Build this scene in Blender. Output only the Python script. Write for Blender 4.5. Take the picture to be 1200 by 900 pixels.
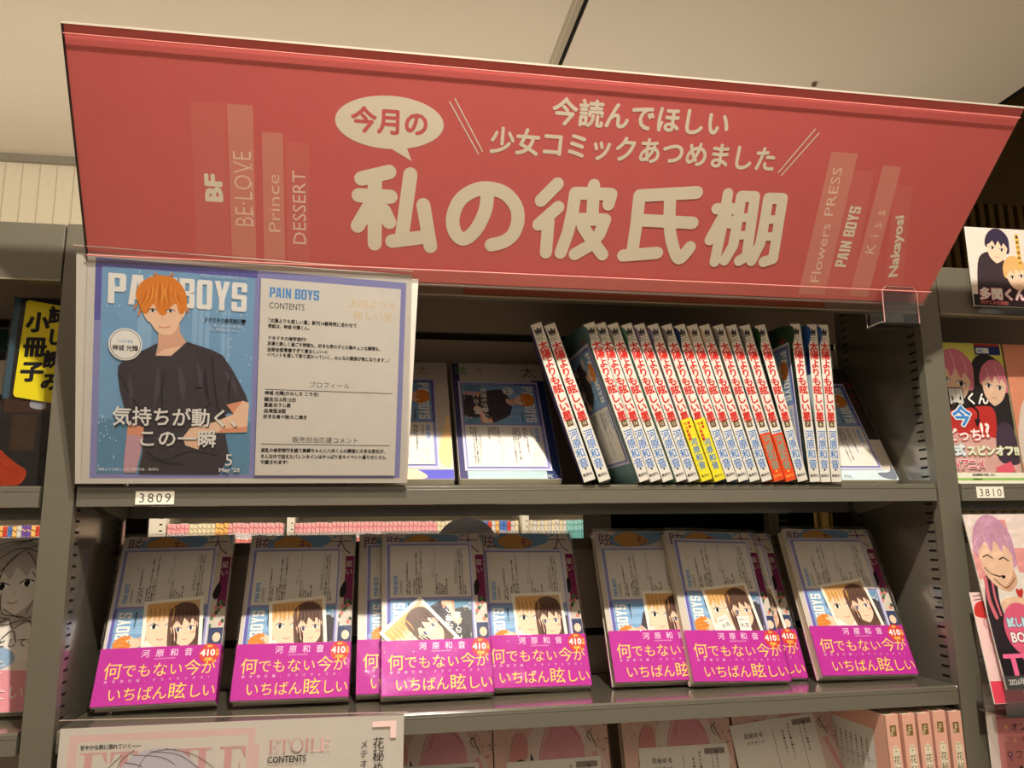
import bpy, bmesh, math, random
from mathutils import Vector, Matrix, Euler
from mathutils.geometry import tessellate_polygon

for o in list(bpy.data.objects):
    bpy.data.objects.remove(o)
SC = bpy.context.scene
COL = SC.collection
R = math.radians
random.seed(7)

# ------------------------------------------------------------------ camera
# Units are metres.  x runs along the shelf, y into the shelf, z up;
# z = 0 is the top of the upper shelf board, the floor lies at z = -1.55.
cam = bpy.data.cameras.new('camera')
cam.sensor_width = 36.0
cam.lens = 28.486
cam.clip_start = 0.02
cam_o = bpy.data.objects.new('camera', cam)
COL.objects.link(cam_o)
_r = ((0.98494906, 0.17182486, -0.01874991), (-0.17234523, 0.96806446, -0.1820668), (-0.01313248, 0.18255798, 0.98310738))
cam_o.matrix_world = Matrix(((_r[0][0], _r[0][2], -_r[0][1], 0.27041), (_r[1][0], _r[1][2], -_r[1][1], -0.81941),
                             (_r[2][0], _r[2][2], -_r[2][1], -0.04999), (0, 0, 0, 1)))
SC.camera = cam_o

# ------------------------------------------------------------------ light
SC.view_settings.view_transform = 'Standard'
SC.view_settings.look = 'None'
SC.view_settings.gamma = 1.0
SC.view_settings.use_curve_mapping = False
SC.view_settings.exposure = 0.0
SC.cycles.transparent_max_bounces = 48
SC.cycles.max_bounces = 8

world = bpy.data.worlds.new('shop_ambient')
SC.world = world
world.use_nodes = True
_bg = world.node_tree.nodes['Background']
_bg.inputs[0].default_value = (1.0, 0.86, 0.70, 1)
_bg.inputs[1].default_value = 0.24


def lamp(name, kind, loc, target, energy, color, size=0.1, size_y=None):
    l = bpy.data.lights.new(name, kind)
    l.energy = energy
    l.color = color
    if kind == 'AREA':
        l.shape = 'RECTANGLE' if size_y else 'DISK'
        l.size = size
        if size_y:
            l.size_y = size_y
    o = bpy.data.objects.new(name, l)
    COL.objects.link(o)
    o.location = loc
    o.rotation_euler = (Vector(target) - Vector(loc)).to_track_quat('-Z', 'Y').to_euler()
    return o


lamp('ceiling_downlight', 'AREA', (0.42, -0.765, 0.93), (0.42, 0.0, 0.05), 24.0, (1.0, 0.915, 0.79), 0.035)
lamp('front_ceiling_fill', 'AREA', (0.3, -2.3, 0.30), (0.3, -2.2999, 0.95), 30.0, (1.0, 0.90, 0.76), 3.6, 0.5)  # added fill thrown up at the front ceiling, no known fitting
lamp('rear_ceiling_fill', 'AREA', (-0.1, 0.85, 0.32), (-0.1, 0.80, 0.95), 7.0, (1.0, 0.88, 0.72), 3.2, 0.5)  # added unseen fill behind the shelves to brighten the visible ceiling
for _i, (_x, _y) in enumerate(((-0.9, -1.35), (0.45, -1.45), (1.8, -1.35), (-0.9, -2.5), (0.45, -2.5), (1.8, -2.5))):
    _l = lamp('floor_bounce_fill', 'SPOT', (_x, _y, 0.93), (_x, _y, -1.5), 70.0, (1.0, 0.90, 0.77))  # added spots lighting only the floor, so it bounces onto sign and ceiling
    _l.data.spot_size = R(62)
    _l.data.spot_blend = 0.35
    _l.data.shadow_soft_size = 0.06
lamp('rear_aisle_light', 'AREA', (0.0, 1.44, 0.58), (0.0, 1.70, -0.1), 20.0, (1.0, 0.88, 0.74), 2.4, 0.1)


# ------------------------------------------------------------------ materials
def lin(c):
    c = c / 255.0
    return c / 12.92 if c <= 0.04045 else ((c + 0.055) / 1.055) ** 2.4


_mats = {}


def M(rgb, rough=0.5, metal=0.0, var=0.05, scale=60.0, spec=0.2, bump=0.0, name=None):
    """Plain opaque material with a little procedural mottling."""
    key = (tuple(rgb), rough, metal, var, scale, spec, bump)
    if key in _mats:
        return _mats[key]
    m = bpy.data.materials.new(name or 'finish_%d_%d_%d' % tuple(int(v) for v in rgb))
    m.use_nodes = True
    nt = m.node_tree
    b = nt.nodes['Principled BSDF']
    b.inputs['Roughness'].default_value = rough
    b.inputs['Metallic'].default_value = metal
    b.inputs['Specular IOR Level'].default_value = spec
    col = [lin(v) for v in rgb]
    if var > 0:
        tc = nt.nodes.new('ShaderNodeTexCoord')
        nz = nt.nodes.new('ShaderNodeTexNoise')
        nz.inputs['Scale'].default_value = scale
        nz.inputs['Detail'].default_value = 3
        nt.links.new(tc.outputs['Object'], nz.inputs['Vector'])
        mx = nt.nodes.new('ShaderNodeMix')
        mx.data_type = 'RGBA'
        mx.inputs[6].default_value = (*[min(1, v * (1 - var)) for v in col], 1)
        mx.inputs[7].default_value = (*[min(1, v * (1 + var)) for v in col], 1)
        nt.links.new(nz.outputs['Fac'], mx.inputs[0])
        nt.links.new(mx.outputs[2], b.inputs['Base Color'])
        if bump > 0:
            bp = nt.nodes.new('ShaderNodeBump')
            bp.inputs['Strength'].default_value = bump
            bp.inputs['Distance'].default_value = 0.002
            nt.links.new(nz.outputs['Fac'], bp.inputs['Height'])
            nt.links.new(bp.outputs['Normal'], b.inputs['Normal'])
    else:
        b.inputs['Base Color'].default_value = (*col, 1)
    _mats[key] = m
    return m


def clear(name, strength=0.12, rough=0.08, bump=0.15, scale=25.0, tint=(1, 1, 1), base=0.02, stretch=(1, 1, 1)):
    """Thin clear plastic: mostly transparent, a crinkled glossy skin."""
    m = bpy.data.materials.new(name)
    m.use_nodes = True
    nt = m.node_tree
    nt.nodes.clear()
    out = nt.nodes.new('ShaderNodeOutputMaterial')
    tr = nt.nodes.new('ShaderNodeBsdfTransparent')
    tr.inputs[0].default_value = (*tint, 1)
    gl = nt.nodes.new('ShaderNodeBsdfGlossy')
    gl.inputs['Roughness'].default_value = rough
    fr = nt.nodes.new('ShaderNodeFresnel')
    fr.inputs['IOR'].default_value = 1.45
    mul = nt.nodes.new('ShaderNodeMath')
    mul.operation = 'MULTIPLY_ADD'
    mul.inputs[1].default_value = strength
    mul.inputs[2].default_value = base
    mul.use_clamp = True
    mx = nt.nodes.new('ShaderNodeMixShader')
    tc = nt.nodes.new('ShaderNodeTexCoord')
    mp = nt.nodes.new('ShaderNodeMapping')
    mp.inputs['Scale'].default_value = stretch
    nz = nt.nodes.new('ShaderNodeTexNoise')
    nz.inputs['Scale'].default_value = scale
    nz.inputs['Detail'].default_value = 4
    bp = nt.nodes.new('ShaderNodeBump')
    bp.inputs['Strength'].default_value = bump
    bp.inputs['Distance'].default_value = 0.01
    nt.links.new(tc.outputs['Object'], mp.inputs[0])
    nt.links.new(mp.outputs[0], nz.inputs['Vector'])
    nt.links.new(nz.outputs['Fac'], bp.inputs['Height'])
    nt.links.new(bp.outputs['Normal'], gl.inputs['Normal'])
    nt.links.new(bp.outputs['Normal'], fr.inputs['Normal'])
    nt.links.new(fr.outputs[0], mul.inputs[0])
    nt.links.new(mul.outputs[0], mx.inputs[0])
    nt.links.new(tr.outputs[0], mx.inputs[1])
    nt.links.new(gl.outputs[0], mx.inputs[2])
    nt.links.new(mx.outputs[0], out.inputs[0])
    return m


WRAP = clear('shrink_wrap_film', 0.35, 0.03, 0.40, 55.0, base=0.002)
SLEEVE = clear('clear_sleeve_film', 0.5, 0.18, 0.08, 12.0, base=0.02)
ACRYLIC = clear('clear_acrylic', 1.0, 0.05, 0.02, 8.0, tint=(0.95, 0.95, 0.94), base=0.06)
FILM = clear('banner_film', 0.4, 0.25, 0.3, 9.0, base=0.02, stretch=(1, 1, 0.35))

STEEL = M((101, 97, 84), 0.34, 0.0, 0.06, 40.0, 0.6, name='olive_grey_painted_steel')
STEEL_G = M((101, 97, 84), 0.22, 0.0, 0.06, 40.0, 0.6, name='olive_grey_gloss_steel')
_b = STEEL_G.node_tree.nodes['Principled BSDF']
_b.inputs['Coat Weight'].default_value = 1.0
_b.inputs['Coat Roughness'].default_value = 0.13
_b.inputs['Coat IOR'].default_value = 1.8
SLOT = M((14, 12, 10), 0.7, name='punched_slot_dark')
PAPER = M((238, 234, 228), 0.55, name='white_paper')
CREAM = M((236, 226, 200), 0.6, name='book_page_edges')
INK = M((28, 26, 30), 0.55, var=0.0, name='black_ink')
WHITEINK = M((242, 240, 236), 0.5, var=0.0, name='white_ink')


# ------------------------------------------------------------------ glyphs
_tmp = bpy.data.scenes.new('glyph_scratch')
_vl = _tmp.view_layers[0]
_gc, _adv = {}, {}


def _raw(body, off, res):
    c = bpy.data.curves.new('g', 'FONT')
    c.body = body
    c.size = 1.0
    c.resolution_u = res
    c.offset = off
    c.fill_mode = 'FRONT'
    o = bpy.data.objects.new('g', c)
    _tmp.collection.objects.link(o)
    _vl.update()
    e = o.evaluated_get(_vl.depsgraph)
    m = e.to_mesh()
    vs = [(v.co[0], v.co[1]) for v in m.vertices]
    fs = [tuple(p.vertices) for p in m.polygons if abs(p.normal[2]) > 0.5]
    e.to_mesh_clear()
    bpy.data.objects.remove(o)
    bpy.data.curves.remove(c)
    return vs, fs


def advance(ch):
    if ch not in _adv:
        if ch == ' ':
            _adv[ch] = 0.30
        elif ch == '\u3000':
            _adv[ch] = 1.0
        elif ord(ch) > 0x2E00:
            _adv[ch] = 1.0
        else:
            a = max(v[0] for v in _raw('H' + ch + 'H', 0, 1)[0])
            b = max(v[0] for v in _raw('HH', 0, 1)[0])
            _adv[ch] = a - b
    return _adv[ch]


def glyph(ch, off=0.0, rnd=0.0, res=2):
    """Triangulated glyph in em units; rnd > 0 re-draws it with round-ended strokes."""
    key = (ch, off, rnd, res)
    if key in _gc:
        return _gc[key]
    nd = 12
    if off > 0 and rnd == 0:           # heavier weight: grow the outline evenly
        off, rnd, nd = 0.0, off, 6
    vs, fs = _raw(ch, off, res)
    if rnd > 0:
        cnt = {}
        for f in fs:
            for i in range(len(f)):
                e = (f[i], f[(i + 1) % len(f)])
                e = (min(e), max(e))
                cnt[e] = cnt.get(e, 0) + 1
        base = len(vs)
        vs = list(vs)
        fs = list(fs)
        seen = set()
        for (a, b), n in cnt.items():
            if n != 1:
                continue
            ax, ay = vs[a]
            bx, by = vs[b]
            L = math.hypot(bx - ax, by - ay)
            if L > 1e-6:
                nx, ny = -(by - ay) / L * rnd, (bx - ax) / L * rnd
                k = len(vs)
                vs += [(ax + nx, ay + ny), (ax - nx, ay - ny), (bx - nx, by - ny), (bx + nx, by + ny)]
                fs.append((k, k + 1, k + 2, k + 3))
            seen |= {a, b}
        for a in seen:
            k = len(vs)
            vs += [(vs[a][0] + rnd * math.cos(t * 2 * math.pi / nd), vs[a][1] + rnd * math.sin(t * 2 * math.pi / nd)) for t in range(nd)]
            fs.append(tuple(range(k, k + nd)))
    _gc[key] = (vs, fs)
    return _gc[key]


def spline(pts, closed=False, n=6):
    P = [Vector((p[0], p[1])) for p in pts]
    out = []
    N = len(P)
    segs = N if closed else N - 1
    for i in range(segs):
        if closed:
            p0, p1, p2, p3 = P[(i - 1) % N], P[i], P[(i + 1) % N], P[(i + 2) % N]
        else:
            p0, p1, p2, p3 = P[max(i - 1, 0)], P[i], P[i + 1], P[min(i + 2, N - 1)]
        for k in range(n):
            t = k / n
            out.append(0.5 * ((2 * p1) + (p2 - p0) * t + (2 * p0 - 5 * p1 + 4 * p2 - p3) * t * t + (3 * p1 - p0 - 3 * p2 + p3) * t ** 3))
    if not closed:
        out.append(P[-1])
    return [(v[0], v[1]) for v in out]


class Canvas:
    """A sheet of printing: flat shapes in millimetres, later ones lying over earlier ones."""

    def __init__(self):
        self.ops = []

    def raw(self, vs, fs, mat, lap=0):
        """lap > 0: faces of this shape may overlap one another and are stacked in lap fine steps."""
        self.ops.append((vs, fs, mat, lap))

    def poly(self, pts, mat):
        tri = tessellate_polygon([[Vector((p[0], p[1], 0)) for p in pts]])
        self.raw([(p[0], p[1]) for p in pts], [tuple(t) for t in tri], mat)

    def blob(self, pts, mat, n=5):
        self.poly(spline(pts, True, n), mat)

    def lock(self, a, b, w, mat, bend=0.0):
        """A tapered lock of hair from a to b, w wide in the middle."""
        dx, dy = b[0] - a[0], b[1] - a[1]
        L = math.hypot(dx, dy)
        nx, ny = -dy / L, dx / L
        mx, my = (a[0] + b[0]) / 2 + nx * bend, (a[1] + b[1]) / 2 + ny * bend
        self.poly(spline([a, (mx + nx * w / 2, my + ny * w / 2), b], False, 5) + spline([b, (mx - nx * w / 2, my - ny * w / 2), a], False, 5)[1:-1], mat)

    def rect(self, x0, y0, x1, y1, mat):
        self.raw([(x0, y0), (x1, y0), (x1, y1), (x0, y1)], [(0, 1, 2, 3)], mat)

    def rrect(self, x0, y0, x1, y1, r, mat):
        p = []
        for cx, cy, a in ((x1 - r, y1 - r, 0), (x0 + r, y1 - r, 90), (x0 + r, y0 + r, 180), (x1 - r, y0 + r, 270)):
            p += [(cx + r * math.cos(R(a + k * 18)), cy + r * math.sin(R(a + k * 18))) for k in range(6)]
        self.raw(p, [tuple(range(len(p)))], mat)

    def ell(self, cx, cy, rx, ry, mat, n=28, rot=0.0):
        c, s = math.cos(R(rot)), math.sin(R(rot))
        p = []
        for k in range(n):
            a = 2 * math.pi * k / n
            x, y = rx * math.cos(a), ry * math.sin(a)
            p.append((cx + x * c - y * s, cy + x * s + y * c))
        self.raw(p, [tuple(range(n))], mat)

    def ring(self, cx, cy, rx, ry, w, mat, n=36):
        v, f = [], []
        for k in range(n):
            a = 2 * math.pi * k / n
            v += [(cx + rx * math.cos(a), cy + ry * math.sin(a)), (cx + (rx - w) * math.cos(a), cy + (ry - w) * math.sin(a))]
            b = (k + 1) % n
            f.append((2 * k, 2 * b, 2 * b + 1, 2 * k + 1))
        self.raw(v, f, mat)

    def stroke(self, pts, w, mat, smooth=0, cap=True):
        if smooth:
            pts = spline(pts, False, smooth)
        v, f = [], []
        h = w / 2
        for (ax, ay), (bx, by) in zip(pts, pts[1:]):
            L = math.hypot(bx - ax, by - ay)
            if L < 1e-6:
                continue
            nx, ny = -(by - ay) / L * h, (bx - ax) / L * h
            k = len(v)
            v += [(ax + nx, ay + ny), (ax - nx, ay - ny), (bx - nx, by - ny), (bx + nx, by + ny)]
            f.append((k, k + 1, k + 2, k + 3))
        for i, (x, y) in enumerate(pts):
            if not cap and i in (0, len(pts) - 1):
                continue
            n = 14 if w > 3 else 6
            k = len(v)
            v += [(x + h * math.cos(2 * math.pi * t / n), y + h * math.sin(2 * math.pi * t / n)) for t in range(n)]
            f.append(tuple(range(k, k + n)))
        self.raw(v, f, mat, min(97, len(f)))

    def width(self, s, size, sx=1.0, track=0.0):
        return sum(advance(c) * size * sx + track for c in s) - track

    def text(self, s, x, y, size, mat, bold=0.0, rnd=0.0, sx=1.0, rot=0.0, align='l', track=0.0, fit=None, res=2):
        """Horizontal line, (x, y) = baseline start; rot turns it about that point; fit = total width."""
        if fit:
            sx = sx * fit / max(1e-6, self.width(s, size, sx, track))
        W = self.width(s, size, sx, track)
        px = {'l': 0.0, 'c': -W / 2, 'r': -W}[align]
        c, sn = math.cos(R(rot)), math.sin(R(rot))
        av, af = [], []
        for ch in s:
            if ch not in ' \u3000':
                vs, fs = glyph(ch, bold, rnd, res)
                k = len(av)
                for gx, gy in vs:
                    lx, ly = px + gx * size * sx, gy * size
                    av.append((x + lx * c - ly * sn, y + lx * sn + ly * c))
                af += [tuple(i + k for i in f) for f in fs]
            px += advance(ch) * size * sx + track
        if av:
            self.raw(av, af, mat, -97 if (rnd > 0 or bold > 0) else 0)

    def lift(self):
        """The next shapes lie clear above everything printed so far."""
        self.raw([], [], None, 97)

    def block(self, s, x, y, w, h, mat, rot=0.0, gap=0.14):
        """Heavy square capitals filling w x h from (x, y)."""
        G = {'P': ['0,0 .36,0 .36,1 0,1', '.36,.84 .64,.84 .64,1 .36,1', '.36,.4 .64,.4 .64,.56 .36,.56', '.64,.4 .9,.4 1,.48 1,.92 .9,1 .64,1'],
             'A': ['0,0 .33,0 .5,.8 .5,1 .2,1', '1,0 .8,1 .5,1 .5,.8 .67,0', '.37,.18 .63,.18 .6,.33 .4,.33'],
             'I': ['.12,0 .88,0 .88,1 .12,1'],
             'N': ['0,0 .32,0 .32,1 0,1', '.68,0 1,0 1,1 .68,1', '.32,1 .32,.56 .68,0 .68,.44'],
             'B': ['0,0 .36,0 .36,1 0,1', '.36,.84 .64,.84 .64,1 .36,1', '.36,.42 .64,.42 .64,.58 .36,.58', '.36,0 .64,0 .64,.16 .36,.16', '.64,.51 .92,.54 .98,.6 .98,.93 .9,1 .64,1', '.64,0 .92,0 1,.07 1,.44 .94,.5 .64,.51'],
             'O': ['0,.08 .1,0 .36,0 .36,1 .1,1 0,.92', '.64,0 .9,0 1,.08 1,.92 .9,1 .64,1', '.36,.84 .64,.84 .64,1 .36,1', '.36,0 .64,0 .64,.16 .36,.16'],
             'Y': ['0,1 .32,.38 .5,.38 .5,.66 .36,1', '1,1 .64,1 .5,.66 .5,.38 .68,.38', '.32,0 .68,0 .68,.38 .32,.38'],
             'S': ['.1,.84 1,.84 1,.94 .92,1 .08,1 0,.93 0,.84', '0,.48 .08,.42 .36,.42 .36,.84 0,.84', '.64,.68 1,.68 1,.84 .64,.84', '.36,.42 .64,.42 .64,.58 .36,.58', '.64,.16 1,.16 1,.52 .92,.58 .64,.58', '.08,0 .92,0 1,.08 1,.16 0,.16 0,.08', '0,.16 .36,.16 .36,.32 0,.32']}
        ws = {'I': 0.46, ' ': 0.42}
        tot = sum(ws.get(ch, 1.0) + gap for ch in s) - gap
        k, px, v, f = w / tot, 0.0, [], []
        c, sn = math.cos(R(rot)), math.sin(R(rot))
        for ch in s:
            cw = ws.get(ch, 1.0) * k
            for q in G.get(ch, []):
                n = len(v)
                pts = [tuple(float(t) for t in a.split(',')) for a in q.split()]
                pl = [(px + a * cw, b * h) for a, b in pts]
                v += [(x + a * c - b * sn, y + a * sn + b * c) for a, b in pl]
                f += [tuple(n + i for i in t) for t in tessellate_polygon([[Vector((a, b, 0)) for a, b in pl]])]
            px += cw + gap * k
        self.raw(v, f, mat)

    def vtext(self, s, x, y, size, pitch, mat, bold=0.0, rnd=0.0, sx=1.0, shear=0.0, res=2):
        """Vertical line, (x, y) = centre of the first character."""
        av, af = [], []
        for i, ch in enumerate(s):
            cx, cy = x + shear * i * pitch, y - i * pitch
            vs, fs = glyph(ch, bold, rnd, res)
            half = advance(ch) / 2
            k = len(av)
            for gx, gy in vs:
                lx, ly = (gx - half) * size, (gy - 0.38) * size
                if ch in 'ー―…':
                    lx, ly = ly, -lx
                av.append((cx + lx * sx, cy + ly))
            af += [tuple(j + k for j in f) for f in fs]
        if av:
            self.raw(av, af, mat, -97 if (rnd > 0 or bold > 0) else 0)

    def trimmed(self, w, h):
        """The same printing kept within a w x h sheet."""
        c = Canvas()
        c.sub(self, lambda x, y: (min(w - 0.25, max(0.25, x)), min(h - 0.25, max(0.25, y))))
        return c

    def sub(self, other, fn):
        for vs, fs, mat, lap in other.ops:
            self.raw([fn(*v) for v in vs], fs, mat, lap)


class MB:
    """Collects solids and printing into one mesh."""

    def __init__(self):
        self.v, self.f, self.m, self.mats = [], [], [], []

    def mi(self, mat):
        if mat not in self.mats:
            self.mats.append(mat)
        return self.mats.index(mat)

    def add(self, vs, fs, mat):
        k = len(self.v)
        i = self.mi(mat)
        self.v += [tuple(v) for v in vs]
        for f in fs:
            self.f.append(tuple(j + k for j in f))
            self.m.append(i)

    def box(self, x0, y0, z0, x1, y1, z1, mat):
        v = [(x, y, z) for z in (z0, z1) for y in (y0, y1) for x in (x0, x1)]
        self.add(v, [(0, 2, 3, 1), (4, 5, 7, 6), (0, 1, 5, 4), (2, 6, 7, 3), (0, 4, 6, 2), (1, 3, 7, 5)], mat)

    def slab(self, quad, thick, mat):
        """A thick plate: quad (4 points, front side) extruded by the vector thick."""
        t = Vector(thick)
        v = [Vector(p) for p in quad] + [Vector(p) + t for p in quad]
        self.add(v, [(0, 1, 2, 3), (7, 6, 5, 4), (0, 4, 5, 1), (1, 5, 6, 2), (2, 6, 7, 3), (3, 7, 4, 0)], mat)

    def prism(self, pts, axis, a, b, mat):
        """Outline pts extruded along axis ('x','y','z') from a to b."""
        def p3(p, t):
            return {'x': (t, p[0], p[1]), 'y': (p[0], t, p[1]), 'z': (p[0], p[1], t)}[axis]
        n = len(pts)
        v = [p3(p, a) for p in pts] + [p3(p, b) for p in pts]
        tri = tessellate_polygon([[Vector((p[0], p[1], 0)) for p in pts]])
        f = [tuple(t) for t in tri] + [tuple(i + n for i in reversed(t)) for t in tri]
        f += [(i, (i + 1) % n, (i + 1) % n + n, i + n) for i in range(n)]
        self.add(v, f, mat)

    def tube(self, pts, r, mat, n=8):
        P = [Vector(p) for p in pts]
        v, f = [], []
        for i, p in enumerate(P):
            d = (P[min(i + 1, len(P) - 1)] - P[max(i - 1, 0)]).normalized()
            a = d.cross(Vector((0, 0, 1)))
            if a.length < 1e-3:
                a = d.cross(Vector((0, 1, 0)))
            a.normalize()
            b = d.cross(a)
            v += [p + (a * math.cos(2 * math.pi * k / n) + b * math.sin(2 * math.pi * k / n)) * r for k in range(n)]
        for i in range(len(P) - 1):
            for k in range(n):
                f.append((i * n + k, i * n + (k + 1) % n, (i + 1) * n + (k + 1) % n, (i + 1) * n + k))
        f += [tuple(reversed(range(n))), tuple(range((len(P) - 1) * n, len(P) * n))]
        self.add(v, f, mat)

    def canvas(self, cv, fn, base=0.0, dz=0.03, fine=0.002):
        """Lay printing on a surface; fn(x_mm, y_mm, height_mm) gives the point."""
        h = base
        for vs, fs, mat, lap in cv.ops:
            h += dz
            if abs(lap) > 1:
                pv, pf = [], []
                for j, f in enumerate(fs):
                    hj = h + fine * (j * 37 % abs(lap))
                    k = len(pv)
                    pv += [fn(*vs[q], hj) for q in f]
                    pf.append(tuple(range(k, k + len(f))))
                if pv:
                    self.add(pv, pf, mat)
                if lap > 0:
                    h += fine * lap
            else:
                self.add([fn(x, y, h) for x, y in vs], fs, mat)

    def mesh(self, name):
        me = bpy.data.meshes.new(name)
        me.from_pydata(self.v, [], self.f)
        for m in self.mats:
            me.materials.append(m)
        me.polygons.foreach_set('material_index', self.m)
        me.update()
        return me

    def build(self, name, parent=None, bevel=0.0):
        o = bpy.data.objects.new(name, self.mesh(name))
        COL.objects.link(o)
        if parent is not None:
            o.parent = parent
        if bevel:
            b = o.modifiers.new('edge', 'BEVEL')
            b.width = bevel
            b.segments = 2
            b.limit_method = 'ANGLE'
        return o


def front(x, y, h):
    return (x / 1000, -h / 1000, y / 1000)


def tag(o, label=None, cat=None, group=None, kind=None):
    if label:
        o['label'] = label
    if cat:
        o['category'] = cat
    if group:
        o['group'] = group
    if kind:
        o['kind'] = kind
    return o


def thing(name, label, cat, loc=(0, 0, 0), rot=(0, 0, 0), group=None):
    o = bpy.data.objects.new(name, None)
    o.empty_display_size = 0.03
    COL.objects.link(o)
    o.location = loc
    o.rotation_euler = rot
    return tag(o, label, cat, group)


def link_mesh(name, me, parent, loc=(0, 0, 0), rot=(0, 0, 0)):
    o = bpy.data.objects.new(name, me)
    COL.objects.link(o)
    o.parent = parent
    o.location = loc
    o.rotation_euler = rot
    return o


def structure(name, mb, bevel=0.0):
    return tag(mb.build(name, None, bevel), kind='structure')


ORD = ['first', 'second', 'third', 'fourth', 'fifth', 'sixth', 'seventh', 'eighth', 'ninth', 'tenth', 'eleventh', 'twelfth', 'thirteenth', 'fourteenth']

# ------------------------------------------------------------------ room shell
FLOOR_Z = -1.55
mb = MB()
mb.box(-3.6, -3.2, FLOOR_Z - 0.05, 4.2, 2.1, FLOOR_Z, M((196, 178, 150), 0.35, 0, 0.10, 4.0, name='shop_vinyl_floor'))
structure('floor', mb)
CEIL = M((226, 216, 200), 0.7, 0, 0.04, 2.0, name='beige_ceiling_panel')
mb = MB()
mb.box(-3.6, -3.2, 0.95, 0.636, 1.36, 0.98, CEIL)
mb.box(0.667, -3.2, 0.95, 1.74, 1.36, 0.98, CEIL)
mb.box(0.636, -3.2, 0.953, 0.667, 1.36, 0.98, M((24, 20, 18), 0.8))
for sx, sy in ((1.25, 0.72), (0.92, 0.35), (0.42, 0.36), (0.72, 0.28), (1.02, 0.42), (1.05, 0.425), (0.05, 0.3), (-0.2, 0.62), (1.32, 0.36), (0.45, 0.08), (0.475, 0.085)):
    r = 0.0055 if sx == 1.25 else 0.0018
    mb.prism([(sx + r * math.cos(k * math.pi / 5), sy + r * math.sin(k * math.pi / 5)) for k in range(10)], 'z', 0.9485 if r < 0.004 else 0.943, 0.951,
             M((96, 80, 62), 0.6, 0.0))
structure('ceiling', mb)
mb = MB()
mb.box(0.636, -3.2, 0.9485, 0.657, 1.36, 0.9535, M((176, 166, 148), 0.5, name='ceiling_joint_strip'))
mb.box(0.6425, -3.2, 0.9475, 0.6445, 1.36, 0.9485, M((205, 195, 176), 0.5))
structure('trim_1', mb)
mb = MB()
mb.box(-3.6, 1.352, 0.93, 1.74, 1.366, 0.951, M((150, 142, 128), 0.5, name='bulkhead_trim'))
structure('trim_2', mb)
mb = MB()
mb.box(-3.6, 1.366, 0.60, 1.74, 2.06, 0.95, M((232, 222, 196), 0.6, name='pale_bulkhead'))
k = -3.5
while k < 1.7:
    mb.box(k, 1.3650, 0.60, k + 0.003, 1.3665, 0.945, M((205, 194, 168), 0.6))
    k += 0.042
structure('trim_3', mb)
mb = MB()
mb.box(-3.6, 2.06, FLOOR_Z, 1.74, 2.10, 0.95, M((214, 204, 184), 0.7))
structure('wall_back', mb)
WOOD = M((104, 78, 30), 0.55, 0, 0.25, 14.0, name='dark_slatted_wood')
mb = MB()
mb.box(1.74, 2.02, FLOOR_Z, 4.2, 2.06, 1.95, M((62, 46, 18), 0.7, 0, 0.2, 8.0))
k = 1.80
while k < 4.15:
    mb.box(k, 1.995, FLOOR_Z, k + 0.024, 2.02, 1.29, WOOD)
    k += 0.046
mb.box(1.74, 1.99, 1.29, 4.2, 2.02, 1.95, M((88, 68, 24), 0.6, 0, 0.2, 10.0))
structure('wall_right', mb)
mb = MB()
mb.box(1.74, -3.2, 1.95, 4.2, 2.06, 1.99, M((22, 20, 18), 0.9))
mb.box(1.741, -3.2, 0.952, 1.76, 2.06, 1.95, M((20, 18, 16), 0.9))
structure('ceiling.001', mb)

# ------------------------------------------------------------------ shelving
ZL, ZB = -0.2157, -0.425          # tops of the lower shelf and of the shelf under it
DARK = M((40, 34, 28), 0.6, name='shelf_back_dark')
PANEL = M((168, 150, 132), 0.32, 0, 0.06, 30.0, 0.6, name='shelf_back_panel')
RAILM = M((78, 66, 54), 0.4, name='book_rest_rail')


def upright_mesh(inner):
    """Post at local x -26.5..0 mm; inner = sides (+1 / -1) that carry a slotted side panel."""
    m = MB()
    m.box(-0.0265, 0, FLOOR_Z, 0, 0.012, 0.2568, STEEL)
    m.box(-0.0245, 0.012, FLOOR_Z, -0.002, 0.182, 0.2568, STEEL_G)
    for side in inner:
        x = -0.002 if side > 0 else -0.0245
        z = -0.46
        i = 0
        while z < 0.245:
            for y in (0.0158, 0.150):
                m.box(x - 0.0005, y, z, x + 0.0004, y + 0.0122, z + 0.0023, SLOT)
            if i % 9 == 4:
                m.box(x - 0.0005, 0.0205, z + 0.0058, x + 0.0004, 0.0225, z + 0.0078, SLOT)
            z += 0.0104
            i += 1
    return m


def shelf_board_mesh(w):
    m = MB()
    m.prism([(0, -0.0192), (0.0, -0.0018), (0.0018, 0), (0.168, 0), (0.168, -0.027), (0.1655, -0.027), (0.1655, -0.0025), (0.0135, -0.0025),
             (0.0135, -0.0192)], 'x', 0.003, w - 0.003, STEEL_G)
    m.box(0.003, -0.0006, -0.0052, w - 0.003, 0.0002, -0.0047, STEEL)
    return m


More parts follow.
